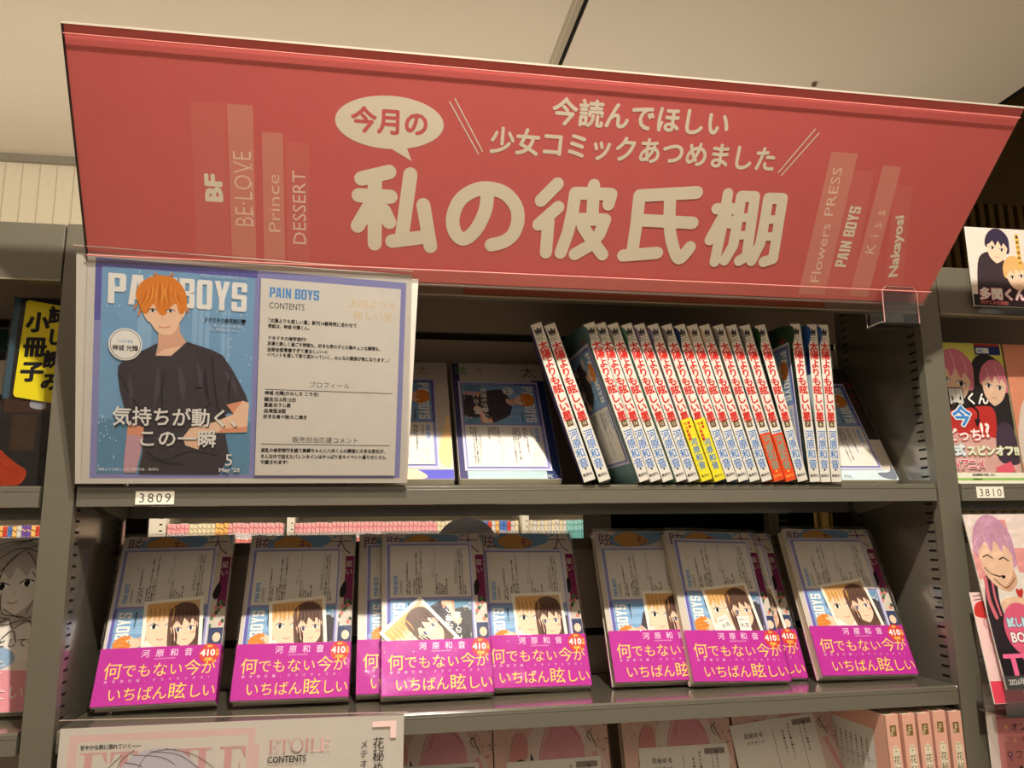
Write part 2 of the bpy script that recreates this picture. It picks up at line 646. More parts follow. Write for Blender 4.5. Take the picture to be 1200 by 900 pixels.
def shelf_unit(x, label, uprights, rear=True):
    t = thing('bookshelf', label, 'bookshelf', (x, 0, 0), (0, 0, 0), 'steel shelving bays')
    w = 0.9
    for ux, inner in uprights:
        u = upright_mesh(inner).build('upright', t, 0.0009)
        u.location = (ux, 0, 0)
    for z in (0, ZL, ZB, -0.66, -0.90, -1.16):
        b = shelf_board_mesh(w).build('shelf_board', t, 0.0005)
        b.location = (0, 0, z)
        for bx in (0.0035, w - 0.0055):
            br = MB()
            br.prism([(0.02, -0.003), (0.16, -0.003), (0.16, -0.024), (0.148, -0.030), (0.03, -0.012)], 'x', bx, bx + 0.002, M((170, 164, 150), 0.25, 0.6))
            br.build('bracket', b)
    m = MB()
    m.box(0.0016, 0.0, 0.1975, w - 0.0016, 0.012, 0.2560, STEEL)
    m.box(0.0016, -0.0008, 0.1975, w - 0.0016, 0.0004, 0.1993, M((150, 142, 124), 0.3))
    m.box(0, 0.012, 0.2500, w, 0.182, 0.2560, STEEL)
    m.build('header_panel', t, 0.0006)
    for y0, z0, y1, z1, x0, x1, mt in ((0.1725, 0.003, 0.179, 0.192, 0, w, PANEL), (0.1725, 0.2025, 0.179, 0.25, 0, w, PANEL), (0.1725, -0.163, 0.179, -0.0685, 0, w, PANEL),
                                       (0.1715, -0.2157, 0.179, -0.172, 0, w, PANEL), (0.1725, -0.60, 0.179, -0.246, 0, w, PANEL), (0.1725, FLOOR_Z, 0.179, -0.61, 0, w, PANEL),
                                       (0.1792, -0.0265, 0.182, 0.255, 0, w, DARK), (0.1792, FLOOR_Z, 0.182, -0.057, 0, w, DARK),
                                       (0.1735, -0.0685, 0.1790, 0.003, 0, 0.0235, DARK), (0.1735, -0.0685, 0.1790, 0.003, w - 0.0235, w, DARK)):
        m = MB()
        m.box(x0, y0, z0, x1, y1, z1, mt)
        m.build('back_panel', t)
    m = MB()
    m.box(0.003, 0.1475, -0.0685, w - 0.003, 0.1725, -0.0555, RAILM)
    m.build('support_rail', t, 0.001)
    m = MB()
    m.box(0, 0.02, FLOOR_Z, w, 0.16, -1.46, DARK)
    m.build('plinth', t)
    if rear:
        m = MB()
        m.box(0.573, 0.30, FLOOR_Z, w + 0.02, 0.32, 0.22, M((22, 19, 17), 0.8))
        m.box(0.573, 0.183, FLOOR_Z, 0.575, 0.30, 0.22, M((22, 19, 17), 0.8))
        m.box(0.840, 0.285, FLOOR_Z, 0.856, 0.30, 0.22, M((190, 180, 160), 0.5))
        for i in range(12):
            m.box(0.862, 0.294, -0.12 + i * 0.0104, 0.875, 0.2995, -0.1175 + i * 0.0104, M((150, 142, 128), 0.5))
        m.build('rear_panel', t)
    return t


shelf_unit(0.0, 'olive grey steel bookshelf under the red header sign, holding the magenta-banded comics', ((0.0, (1,)), (0.9265, (-1, 1))), rear=True)
shelf_unit(-0.9265, 'olive grey steel bookshelf beside the left end of the red sign, holding the yellow-stickered booklet', ((0.0, (1,)),), rear=False)
shelf_unit(0.9265, 'olive grey steel bookshelf whose lip carries the 3810 label', ((0.9265, (-1,)),), rear=True)

# ------------------------------------------------------------------ header sign
RED = M((208, 98, 96), 0.45, 0, 0.05, 30.0, 0.4, bump=0.05, name='red_banner_paper')
RED_BAR = M((214, 138, 124), 0.45, 0, 0.04, name='pale_red_print')
RED_BAR2 = M((210, 112, 106), 0.45, 0, 0.04, name='faint_red_print')
OFFW = M((230, 222, 202), 0.45, 0, 0.03, name='offwhite_print')
PINKW = M((236, 205, 186), 0.45, 0, 0.02, name='pinkish_white_print')

sign = Canvas()
for q in (((94.9, 4), (124.5, 4), (126.1, 150.3), (96.5, 150.3)), ((176.9, 4), (196.9, 4), (197.2, 122), (176.7, 122))):
    sign.poly(q, RED_BAR2)
for q in (((125.9, 4), (147.9, 4), (149.2, 150.3), (127.3, 150.3)), ((155.1, 4), (174.3, 4), (174.4, 128.5), (156.3, 128.5))):
    sign.poly(q, RED_BAR)
for q in (((736, 0.5), (765, 0.5), (758.9, 131.4), (736.6, 131.6)), ((804, 0.5), (826, 0.5), (806.3, 119), (785.6, 119.2))):
    sign.poly(q, RED_BAR2)
for q in (((704.1, 0.5), (734.7, 0.5), (736.6, 147.5), (707.4, 147.7)), ((763.5, 0.5), (785.8, 0.5), (787.7, 137.5), (767.2, 138))):
    sign.poly(q, RED_BAR)
# magazine names on the drawn spines, read from the bottom up
sign.text('BF', 119.5, 63.5, 20, OFFW, bold=0.05, rot=90, fit=25)
sign.text('BE\u00b7LOVE', 146.2, 42, 23, PINKW, rot=90, bold=-0.012, fit=69)
for yy in (46, 55, 71, 80, 97, 108):
    sign.rect(145.6, yy - 3.0, 146.4, yy + 3.0, PINKW)
sign.text('Prince', 170.5, 37.7, 15, PINKW, rot=90, bold=-0.008, fit=55)
sign.text('DESSERT', 193.8, 27.6, 17, PINKW, rot=90, bold=0.0, fit=69)
sign.text('Flowers PRESS', 724.5, 12.6, 14.5, PINKW, rot=90.6, fit=121)
sign.block('PAIN BOYS', 751.5, 31.5, 63.5, 12.6, OFFW, rot=87.8)
sign.text('Kiss', 780.5, 46, 16, PINKW, rot=87.5, bold=-0.01, track=6.0, fit=50)
sign.text('Nakayosi', 814, 23.5, 14, OFFW, rot=98.5, bold=0.035, fit=67)
# speech bubble
sign.ell(269.3, 144.3, 49, 23.2, OFFW, 48, 1.0)
sign.poly([(264, 125), (284, 126), (290.3, 111.5)], OFFW)
sign.text('今月の', 234.0, 136.4, 23.6, RED, bold=-0.028, rnd=0.060, res=3, fit=71)
for a, b in (((322.4, 166.7), (352.3, 121.7)), ((327.1, 169.7), (356.0, 124.2)), ((685.2, 167.9), (654.6, 123.4)), ((690.0, 164.5), (658.4, 120.9))):
    sign.stroke([a, b], 1.15, OFFW, cap=False)
sign.text('今読んでほしい', 418.3, 155.9, 26, OFFW, bold=-0.028, rnd=0.056, res=3, fit=177.5)
sign.text('少女コミックあつめました', 362.0, 126.2, 25.5, OFFW, bold=-0.028, rnd=0.056, res=3, fit=288.5)
BIG = {
    'watashi': (13.2, [[[244.4, 92.9], [269.8, 100.5]], [[242.1, 77.5], [271.6, 77.8]], [[256.7, 95.2], [257.7, 32.6]], [[253.7, 71.0], [241.5, 48.8]], [[265.5, 64.8], [271.0, 53.9]], [[289.4, 99.4], [283.2, 40.0]], [[274.1, 35.9], [304.8, 41.4]], [[302.5, 71.8], [311.0, 32.6]]]),
    'no': (13.2, [[[363.1, 90.0], [362.1, 70.1], [353.8, 50.6], [342.8, 41.3], [333.7, 48.1], [331.3, 62.1], [337.0, 78.2], [350.0, 88.2], [364.3, 91.0], [380.3, 87.1], [391.5, 75.8], [394.7, 61.9], [391.0, 48.4], [382.3, 40.8], [370.2, 36.9]]]),
    'kare': (12.4, [[[430.5, 99.3], [415.7, 82.5]], [[433.4, 77.1], [415.4, 59.3]], [[425.0, 63.5], [425.5, 32.1]], [[483.6, 82.7], [485.2, 92.4], [484, 92.6], [449.0, 91.5], [448.3, 74.9], [445.8, 53.3], [440.4, 32.4]], [[466.7, 100.1], [468.8, 67.9]], [[452.4, 66.6], [482.1, 67.5], [477.9, 52.8], [468.2, 40.4], [455.0, 31.8]], [[459.9, 60.2], [469.4, 48.2], [483.6, 32.7]]]),
    'shi': (12.6, [[[572.8, 99.4], [514.0, 92.8], [514.7, 64.2], [514.3, 34.5]], [[505.1, 32.7], [540.6, 37.1]], [[518.0, 69.1], [573.3, 69.2]], [[545.5, 94.1], [549.3, 66.1], [555.3, 47.1], [564.7, 32.4], [574.6, 44.6]]]),
    'tana': (11.2, [[[596.1, 84.7], [613.0, 85.7]], [[605.4, 100.1], [605.7, 84.3], [603.7, 30.8]], [[603.7, 76.6], [594.4, 53.0]], [[608.1, 76.8], [613.3, 71.0]], [[614.2, 32.8], [620.7, 48.4], [620.7, 75.6], [620.0, 98.4], [634.6, 98.8], [637.5, 38.3], [630.1, 33.0]], [[621.4, 77.2], [635.7, 77.9]], [[621.7, 59.2], [636.1, 59.9]], [[643.8, 33.6], [649.9, 51.8], [650.0, 79.1], [649.2, 98.2], [664.8, 98.7], [667.2, 36.7], [657.3, 33.2]], [[651.5, 76.8], [665.9, 77.6]], [[650.9, 59.3], [666.5, 60.1]]]),
}
SM = {('no', 0): 6, ('watashi', 5): 0, ('shi', 3): 5}
for kk, (w, strokes) in BIG.items():
    for i, s in enumerate(strokes):
        ww = w * (0.78 if kk == 'tana' and len(s) == 2 and i >= 5 else 1.0)
        sign.stroke(s, ww, OFFW, smooth=SM.get((kk, i), 0))

s_root = thing('header_sign', 'long red header sign with white Japanese lettering, tilted forward over the middle shelves', 'sign', (0.014, -0.0523, 0.198))
ux = Vector((1, 0, 0))
uv = Vector((0, -0.105, 0.169)).normalized()
un = ux.cross(uv)                      # towards the shopper


def sgn(x, y, h):
    return (ux * x + uv * y + un * h) / 1000


mb = MB()
outline = [(0, -3), (853.6, -4), (909, 205), (0, 205.6)]
mb.slab([sgn(x, y, 0) for x, y in outline], -un * 0.0025, RED)
mb.canvas(sign, sgn, 0.0, 0.006, 0.0008)
mb.build('printed_banner', s_root)
mb = MB()
mb.slab([sgn(x, y, 0) for x, y in ((-1.2, 204.0), (909, 203.6), (909.8, 205.2), (-1.2, 205.8))], un * 0.0022, M((236, 230, 214), 0.4))
mb.slab([sgn(x, y, -2.6) for x, y in ((-1.2, 204.0), (909, 203.6), (909.8, 205.2), (-1.2, 205.8))], -un * 0.0012, M((236, 230, 214), 0.4))
mb.slab([sgn(x, y, 2.0) for x, y in ((-1.4, 0), (-0.3, 0), (-0.3, 206), (-1.4, 206))], -un * 0.0046, M((40, 26, 24), 0.5))
mb.build('edge_trim', s_root)
mb = MB()
mb.add([sgn(x, y, 2.9) for x, y in ((0, 0), (854.2, -1), (907.5, 203), (0, 203.4))], [(0, 1, 2, 3)], FILM)
mb.build('clear_cover', s_root)
mb = MB()
LIP = clear('clear_banner_channel', 0.5, 0.12, 0.05, 10.0, tint=(0.97, 0.96, 0.96), base=0.02)
mb.slab([sgn(x, y, 4.4) for x, y in ((0, -5), (853, -6), (857, 9.5), (0, 10.5))], -un * 0.0012, LIP)
mb.tube([sgn(0, 10.5, 4.2), sgn(857, 9.5, 4.2)], 0.0007, M((214, 140, 132), 0.3), 8)  # highlight along the clear fold, put in as a pink bead
mb.tube([sgn(0, -5, 1.5), sgn(853, -6, 1.5)], 0.0014, M((132, 112, 104), 0.3), 8)
mb.tube([sgn(0, 196.5, 2.9), sgn(905, 194.2, 2.9)], 0.0006, M((214, 132, 124), 0.3), 8)
mb.build('channel', s_root)

# the brown card strip showing under the sign on the header panel
mb = MB()
mb.box(0, 0, 0, 0.415, 0.001, 0.016, M((120, 68, 52), 0.6, name='brown_card'))
o = mb.build('card_strip')
o.location = (0.365, -0.0013, 0.2005)
tag(o, 'narrow brown card strip stuck to the shelf header just under the red sign', 'card')

# clear clip holding the sign at its right end
t = thing('plastic_clip', 'clear plastic clip gripping the lower edge of the red sign near its right end', 'clip', (0.832, -0.060, 0.190))
mb = MB()
mb.prism([(-0.021, -0.022), (0.020, -0.022), (0.021, 0.012), (0.017, 0.018), (-0.016, 0.018), (-0.020, 0.014)], 'y', -0.0008, 0.0008, ACRYLIC)
mb.build('front_plate', t)
mb = MB()
mb.box(-0.024, -0.0005, -0.024, 0.021, 0.026, -0.0222, ACRYLIC)
for yy in (0.003, 0.010, 0.018, 0.025):
    mb.tube([(-0.024, yy, -0.0215), (0.021, yy, -0.0215)], 0.0008, M((150, 142, 132), 0.2), 6)
for xx in (-0.0235, 0.0205):
    mb.tube([(xx, 0.0, -0.0215), (xx, 0.026, -0.0215), (xx, 0.026, -0.006)], 0.0008, M((150, 142, 132), 0.2), 6)
mb.tube([(-0.021, -0.001, -0.022), (-0.0205, -0.001, 0.013), (-0.016, -0.001, 0.018), (0.017, -0.001, 0.018), (0.021, -0.001, 0.012), (0.0205, -0.001, -0.022)], 0.0007, M((170, 130, 122), 0.2), 6)
mb.build('base_tray', t)
mb = MB()
mb.box(-0.020, 0.024, -0.022, 0.020, 0.0255, 0.008, ACRYLIC)
mb.build('rear_plate', t)

# ------------------------------------------------------------------ printed magazine-style spread (297 x 210 mm)
SKIN, SKIN2, SKINSH = M((246, 208, 180), 0.5, 0, 0.02), M((232, 160, 128), 0.5, 0, 0.02), M((226, 178, 152), 0.5, 0, 0.02)
HAIR_O, HAIR_O2, HAIR_O3 = M((226, 138, 56), 0.5, 0, 0.12, 300.0), M((206, 116, 46), 0.5, 0, 0.05), M((236, 164, 84), 0.5, 0, 0.05)
SHIRT, SHIRT2 = M((72, 66, 72), 0.55, 0, 0.12, 120.0), M((52, 48, 54), 0.55, 0, 0.05)
PERI, PERI2 = M((146, 146, 200), 0.5, 0, 0.05), M((104, 102, 176), 0.5, 0, 0.05)
SKYB, SKYB2, SKYB3 = M((128, 172, 212), 0.5, 0, 0.10, 40.0), M((104, 150, 184), 0.5, 0, 0.12, 60.0), M((150, 190, 226), 0.5, 0, 0.05)
TITLEB = M((92, 152, 216), 0.5, var=0.0)
GOLDP = M((226, 192, 124), 0.5, var=0.0)
GREYT = M((206, 214, 226), 0.5, var=0.0)


def W(u, v):
    """From positions measured on the hanging sheet to true sheet millimetres."""
    y = v * 210 / (210.4 - 12.9 * (u / 303.0))
    yy = y / 210
    return ((u - 3.1 - 5.9 * yy) * 297 / (297.1 - 3.3 * yy), y)


def Ws(*p):
    return [W(*q) for q in p]


def manga_face(cv, cx, cy, w, h, skin, hair, rot=0.0, eye=None, mouth=True, blush=None, fringe=True, long=False, hair2=None, closed=False):
    """A plain drawn face; cx, cy = middle of the face, w, h its size."""
    c, s = math.cos(R(rot)), math.sin(R(rot))
    eye = eye or INK

    def T(pts):
        return [(cx + (x * w) * c - (y * h) * s, cy + (x * w) * s + (y * h) * c) for x, y in pts]
    if long:
        cv.blob(T([(-0.62, 0.2), (-0.5, 0.62), (0, 0.78), (0.5, 0.62), (0.64, 0.15), (0.66, -0.6), (0.4, -0.7), (-0.45, -0.7), (-0.66, -0.55)]), hair)
    else:
        cv.blob(T([(-0.60, 0.0), (-0.60, 0.4), (-0.3, 0.70), (0.1, 0.76), (0.5, 0.55), (0.62, 0.2), (0.58, -0.1), (0, -0.05)]), hair)
    cv.blob(T([(-0.5, 0.32), (-0.5, -0.05), (-0.36, -0.34), (-0.06, -0.52), (0.08, -0.52), (0.36, -0.34), (0.5, -0.05), (0.5, 0.32), (0, 0.5)]), skin)
    for sx in (-1, 1):
        ex = 0.24 * sx
        if closed:
            cv.stroke(T([(ex - 0.14, -0.02), (ex, 0.03), (ex + 0.14, -0.02)]), 0.03 * w, INK)
            continue
        cv.blob(T([(ex - 0.13, 0.0), (ex, 0.055), (ex + 0.13, 0.0), (ex, -0.07)]), WHITEINK, 3)
        cv.blob(T([(ex - 0.06, 0.0), (ex, 0.055), (ex + 0.06, 0.0), (ex, -0.075)]), eye, 3)
        cv.stroke(T([(ex - 0.14, 0.01), (ex - 0.02, 0.07), (ex + 0.14, 0.01)]), 0.025 * w, INK)
        if blush:
            cv.blob(T([(ex * 1.35 - 0.12, -0.14), (ex * 1.35, -0.10), (ex * 1.35 + 0.12, -0.14), (ex * 1.35, -0.19)]), blush, 3)
    cv.stroke(T([(0.02, -0.13), (0.0, -0.17)]), 0.018 * w, SKINSH)
    if mouth:
        cv.stroke(T([(-0.1, -0.30), (0, -0.33), (0.1, -0.30)]), 0.02 * w, M((180, 90, 80), 0.5, var=0.0))
    if fringe:
        cv.blob(T([(-0.58, 0.1), (-0.56, 0.45), (-0.25, 0.68), (0.15, 0.72), (0.5, 0.5), (0.58, 0.08), (0.46, 0.16), (0.30, 0.26), (0.22, 0.12), (0.02, 0.30),
                   (-0.10, 0.10), (-0.26, 0.26), (-0.44, 0.12)]), hair2 or hair, 4)


def spread():
    c = Canvas()
    c.rect(7, 5, 292, 206.5, PERI)
    c.rect(7, 199.0, 151, 206.5, PERI2)
    c.rect(7, 150, 12.5, 206.5, PERI2)
    c.rect(13, 9, 149, 199, SKYB)
    c.rect(13, 9, 149, 60, SKYB2)
    rnd = random.Random(3)
    for i in range(10):
        x = rnd.uniform(15, 140)
        c.rect(x, 60 + rnd.uniform(0, 50), x + rnd.uniform(2, 5), 160 + rnd.uniform(0, 36), SKYB3)
    for i in range(70):
        x, y = rnd.choice(((rnd.uniform(14, 34), rnd.uniform(12, 70)), (rnd.uniform(122, 148), rnd.uniform(70, 170)), (rnd.uniform(14, 148), rnd.uniform(150, 200))))
        c.ell(x, y, 0.45, rnd.uniform(0.5, 1.6), M((206, 224, 232), 0.5, var=0.0), 8)
    for s, x0, x1 in (('PAIN', 18.5, 79), ('BOYS', 81, 142)):
        c.block(s, x0, 166.0, x1 - x0, 27.5, WHITEINK)
    # figure: arms, shirt, neck, head
    c.poly(Ws((44.7, 58), (42.8, 45.7), (40.3, 21.1), (39.8, 10.2), (50.6, 10.2), (55.2, 29.8), (57.7, 44.3), (58, 58)), M((206, 164, 176), 0.5, 0, 0.03))
    c.poly(Ws((44.7, 58), (42.6, 46), (57.5, 44), (58.5, 58)), SKIN2)
    sh = Ws((69.7, 130.3), (59.5, 124.6), (40.7, 115.4), (35.3, 108.1), (34.9, 101.8), (36.9, 86.0), (44.0, 57.3), (57.6, 52.3), (56.6, 28), (53, 13.8), (54.0, 9.0),
            (124.6, 8.5), (134.2, 25.7), (130.4, 46.4), (122.6, 50.7), (132.2, 67.1), (137.9, 67.1), (151.2, 75.4), (149.0, 83.5), (137.3, 105.5), (134.4, 110.3),
            (127.3, 120.5), (117.4, 125.3), (95.8, 132.1), (89.6, 125.3), (81.5, 119.3), (67.8, 118.3))
    c.poly(sh, SHIRT)
    c.stroke(Ws((37, 100), (50, 75), (64, 62)), 1.6, SHIRT2, 5)
    c.stroke(Ws((118, 118), (120, 95), (124, 70), (131, 62)), 1.8, SHIRT2, 5)
    c.stroke(Ws((60, 30), (75, 22), (100, 30), (124, 26)), 1.4, SHIRT2, 5)
    SHIRT3 = M((88, 80, 88), 0.55, 0, 0.1, 120.0)
    for q in (((70, 110), (66, 70), 5), ((88, 112), (92, 74), 6), ((104, 116), (108, 84), 4), ((80, 60), (112, 64), 4), ((66, 44), (84, 30), 4), ((128, 108), (142, 82), 5), ((44, 104), (46, 70), 4)):
        c.lock(W(*q[0]), W(*q[1]), q[2], SHIRT3, 1.5)
    for q in (((76, 106), (74, 66), 2), ((112, 112), (116, 72), 3), ((96, 60), (120, 78), 2.4), ((60, 24), (96, 18), 3), ((136, 104), (134, 76), 2.4)):
        c.lock(W(*q[0]), W(*q[1]), q[2], SHIRT2, -1.5)
    c.rect(98, 90.5, 104, 92.2, INK)
    c.poly(Ws((70.3, 140), (69.7, 126.3), (67.8, 118.6), (81.5, 118.6), (95.1, 132.0), (89.5, 140), (88.6, 152)), SKINSH)
    c.poly(Ws((74, 124), (67.9, 119), (81.5, 118.8), (92, 129)), SKIN)
    c.poly(Ws((131.4, 74.4), (146.2, 78.3), (151.9, 76.2), (150.2, 48.8), (122.7, 47.8), (110.2, 38.9), (106.1, 32.2), (94.9, 35.8), (92.1, 43.1), (98.9, 52.0),
              (121.1, 58.1), (137.9, 65.7)), SKIN)
    c.poly(Ws((122.7, 48.2), (150.2, 49.2), (150.4, 54), (128, 51.8)), SKIN2)
    c.poly(Ws((131.4, 74.4), (146.2, 78.3), (140, 70), (137.9, 65.7)), SKIN2)
    for a in (0, 1, 2):
        c.stroke(Ws((96 + 4 * a, 40 - 0.5 * a), (98.5 + 4 * a, 35.2 - 1.0 * a)), 0.5, SKIN2)
    c.blob(Ws((57.1, 158), (60.6, 150.6), (63.3, 148.7), (68.9, 140.9), (75.7, 137.7), (84.0, 139.9), (89.3, 150.0), (93.4, 157), (94, 164.7), (86.3, 173), (60.6, 173)), SKIN, 4)
    c.blob(Ws((50.5, 174.0), (54.0, 183.6), (62.2, 189.9), (73.0, 192.3), (83.8, 190.0), (91.7, 182.1), (95.2, 172.1), (94.7, 163.3), (92.0, 157.9), (88.3, 158.3), (85.8, 166.5),
              (80.5, 163.2), (76.5, 156.4), (71.1, 156.8), (65.8, 166.1), (60.5, 156.8), (56.0, 159.0), (53, 166)), HAIR_O, 4)
    rl = random.Random(9)
    for i in range(15):
        t_ = i / 14
        top = (60 + 27 * t_, 188 - 22 * (t_ - 0.5) ** 2 * 4 * 0.4)
        bot = (53.5 + 39 * t_, 163 + rl.uniform(-4, 4))
        c.lock(W(*top), W(*bot), rl.uniform(1.2, 2.6), (HAIR_O2, HAIR_O3)[i % 2], rl.uniform(-1.5, 1.5) + (t_ - 0.5) * -5)
    for q in (((52, 168), (48.6, 160)), ((54, 162), (52.5, 154)), ((93.5, 166), (96.5, 158)), ((70, 192), (66, 195)), ((80, 191), (84, 194.5))):
        c.lock(W(*q[0]), W(*q[1]), 2.0, HAIR_O, 0.6)
    for x in (65.0, 80.5):
        c.blob(Ws((x - 3.6, 159.8), (x, 161.4), (x + 3.6, 160.2), (x, 158.6)), WHITEINK, 3)
        c.ell(*W(x + 0.3, 159.9), 1.3, 1.3, INK, 10)
        c.stroke(Ws((x - 4.0, 160.0), (x, 161.7), (x + 4.0, 160.6)), 0.7, INK)
    c.stroke(Ws((73.6, 153.2), (74.2, 151.8)), 0.6, SKIN2)
    c.stroke(Ws((70.8, 145.6), (76.3, 144.8), (81.6, 146.4)), 0.6, SKIN2, 4)
    # round cover badge
    x, y = W(41.6, 128.4)
    c.ell(x, y, 14.8, 14.8, WHITEINK, 40)
    c.ring(x, y, 13.4, 13.4, 0.45, INK)
    c.text('COVER', x, y + 1.2, 4.2, TITLEB, align='c')
    c.text('神城 光輝', x, y - 5.6, 5.6, INK, bold=0.02, align='c', fit=22.5)
    x, y = W(110.7, 151.9)
    c.text('ドキドキの修学旅行♥', x, y, 4.2, INK, bold=0.03, fit=38)
    c.text('楽しみなのは君と', 112.5, y - 4.6, 3.4, GREYT, fit=29)
    c.text('同じ時間を過ごせること', 109.0, y - 8.6, 3.4, GREYT, fit=32)
    c.text('今月はいつもと違う君を見つけた', 99, 196.5, 3.4, GREYT, fit=43)
    SH = M((58, 54, 66), 0.5, var=0.0)
    for dx, m in ((0.7, SH), (0, WHITEINK)):
        c.lift()
        c.text('気持ちが動く、', 25.5 + dx, 56.2 - dx, 18.5, m, bold=0.018, fit=122)
        c.text('この一瞬', 47.8 + dx, 36.4 - dx, 17.5, m, bold=0.018, fit=71)
        c.text('5', 126.5 + dx * .6, 17.6 - dx * .6, 16, m, bold=0.0)
        c.text("May '25", 121.5 + dx * .6, 11.6 - dx * .6, 5, m, bold=0.03, fit=19.5)
    c.text('太陽よりも眩しい星 河原和音／集英社', 14, 12.6, 2.9, WHITEINK, fit=54)
    # text page
    c.rect(154.5, 8, 287, 199.5, M((222, 217, 210), 0.6))
    x, y = W(169.6, 174.9)
    c.block('PAIN BOYS', x, y + 1.0, 46, 9.8, TITLEB)
    c.text('CONTENTS', x - 0.2, y - 9.6, 8.6, INK, bold=0.0, fit=33)
    for q, xx, yy, wd in (('太陽よりも', 237, 178.2, 48), ('眩しい星', 242, 166.8, 38)):
        c.text(q, xx, yy, 9.6, GOLDP, bold=-0.012, fit=wd)

    def line(s, u0, v0, u1, size, bold=0.028, dv=1.0):
        x0, y0 = W(u0, v0)
        x1, _ = W(u1, v0)
        c.text(s, x0, y0 - size * 0.38, size, INK, bold=bold, fit=x1 - x0)
    line('「太陽よりも眩しい星」新刊14巻発売に合わせて', 166.5, 154.5, 251.5, 4.5)
    line('表紙は、神城 光輝くん。', 168.5, 149.1, 209, 4.3)
    line('ドキドキの修学旅行!', 168.3, 138.1, 204, 4.3)
    line('友達と楽しく過ごす時間も、好きな男の子との胸キュンな瞬間も、', 168.1, 132.9, 276.5, 4.3)
    line('全部全部青春すぎて愛おしい～!!', 167.8, 127.2, 223.8, 4.3)
    line('イベントを通して移り変わっていく、みんなの関係が気になります…!', 167.6, 122.3, 283, 4.3)
    x, y = W(226.5, 94.4)
    c.text('プロフィール', x, y - 2.6, 6.6, INK, bold=-0.008, align='c', fit=39)
    c.rect(161.5, 92.2, 282, 92.75, INK)
    line('神城 光輝(かみしろ こうき)', 166.1, 86.3, 216.5, 4.3)
    line('誕生日:5月12日', 165.8, 80.3, 195.5, 4.3)
    line('星座:おうし座', 165.6, 75.1, 190.5, 4.3)
    line('血液型:B型', 165.4, 69.4, 186, 4.3)
    line('好きな食べ物:たこ焼き', 165.1, 63.9, 205.9, 4.3)
    x, y = W(223.5, 41.8)
    c.text('販売担当応援コメント', x, y - 2.6, 6.6, INK, bold=-0.006, align='c', fit=63)
    c.rect(159.5, 38.6, 281, 39.15, INK)
    line('波乱の修学旅行を経て美織ちゃんと八木くんの関係に大きな変化が、', 163.2, 32.0, 283, 4.4)
    line('そんな中で迎えたバレンタインはやっぱり甘々イベント盛りだくさん', 162.9, 26.0, 281.6, 4.4)
    line('で癒されます!', 162.6, 20.6, 188.5, 4.4)
    return c


SPREAD = spread()
MINI = 0.457


def mini_mesh(cw):
    """The spread as a small folded insert, turned on its side: 96 mm wide, 136 mm tall."""
    m = MB()
    m.box(0, -0.0003, 0, 0.096, 0, 0.1358, M((206, 204, 222), 0.5))
    if cw:
        fn = lambda x, y, h: (y * MINI / 1000, -h / 1000, (297 - x) * MINI / 1000)
    else:
        fn = lambda x, y, h: ((210 - y) * MINI / 1000, -h / 1000, x * MINI / 1000)
    m.canvas(SPREAD, fn, 0.3, 0.004, 0.0006)
    return m.mesh('insert_leaflet')


INSERT_CCW, INSERT_CW = mini_mesh(False), mini_mesh(True)

# ------------------------------------------------------------------ hanging sheet over the upper shelf
pO = Vector((0.0050, -0.0075, 0.0015))
pv = Vector((0, -0.050, 0.2005)).normalized()
pn = Vector((1, 0, 0)).cross(pv)


def pplane(u, v, h):
    return (Vector((1, 0, 0)) * u + pv * v + pn * h) / 1000


def psheet(x, y, h):
    yy = y / 210
    u = 3.1 + 5.9 * yy + x / 297 * (297.1 - 3.3 * yy)
    return pplane(u, yy * (213.2 - 13.4 * u / 303.0), h)


t = thing('poster', 'large printed sheet of a boy in a dark shirt, hanging over the upper shelf', 'poster', pO)
mb = MB()
mb.slab([psheet(*p, 0) for p in ((0, 0), (297, 0), (297, 210), (0, 210))], -pn * 0.0004, M((216, 211, 204), 0.6))
mb.canvas(SPREAD, psheet, 0.05, 0.008, 0.0012)
mb.build('printed_sheet', t)
mb = MB()
mb.slab([pplane(*p, -0.9) for p in ((-2.5, -0.1), (302.9, -0.1), (309.5, 201), (-1.0, 212.6))], -pn * 0.0004, M((222, 216, 206), 0.6))
mb.slab([pplane(*p, -0.45) for p in ((6, 150), (300.5, 150), (302.8, 205), (9, 213.4))], -pn * 0.0003, M((216, 211, 204), 0.6))
mb.build('backing_sheet', t)
mb = MB()
mb.add([pplane(*p, 3.0) for p in ((-3, -1), (304, -1), (304, 208), (-2, 219))], [(0, 1, 2, 3)], SLEEVE)
mb.tube([pplane(-2, 218.5, 2.8), pplane(304, 208.0, 2.8)], 0.0006, M((176, 150, 140), 0.2), 6)
mb.build('clear_sleeve', t)


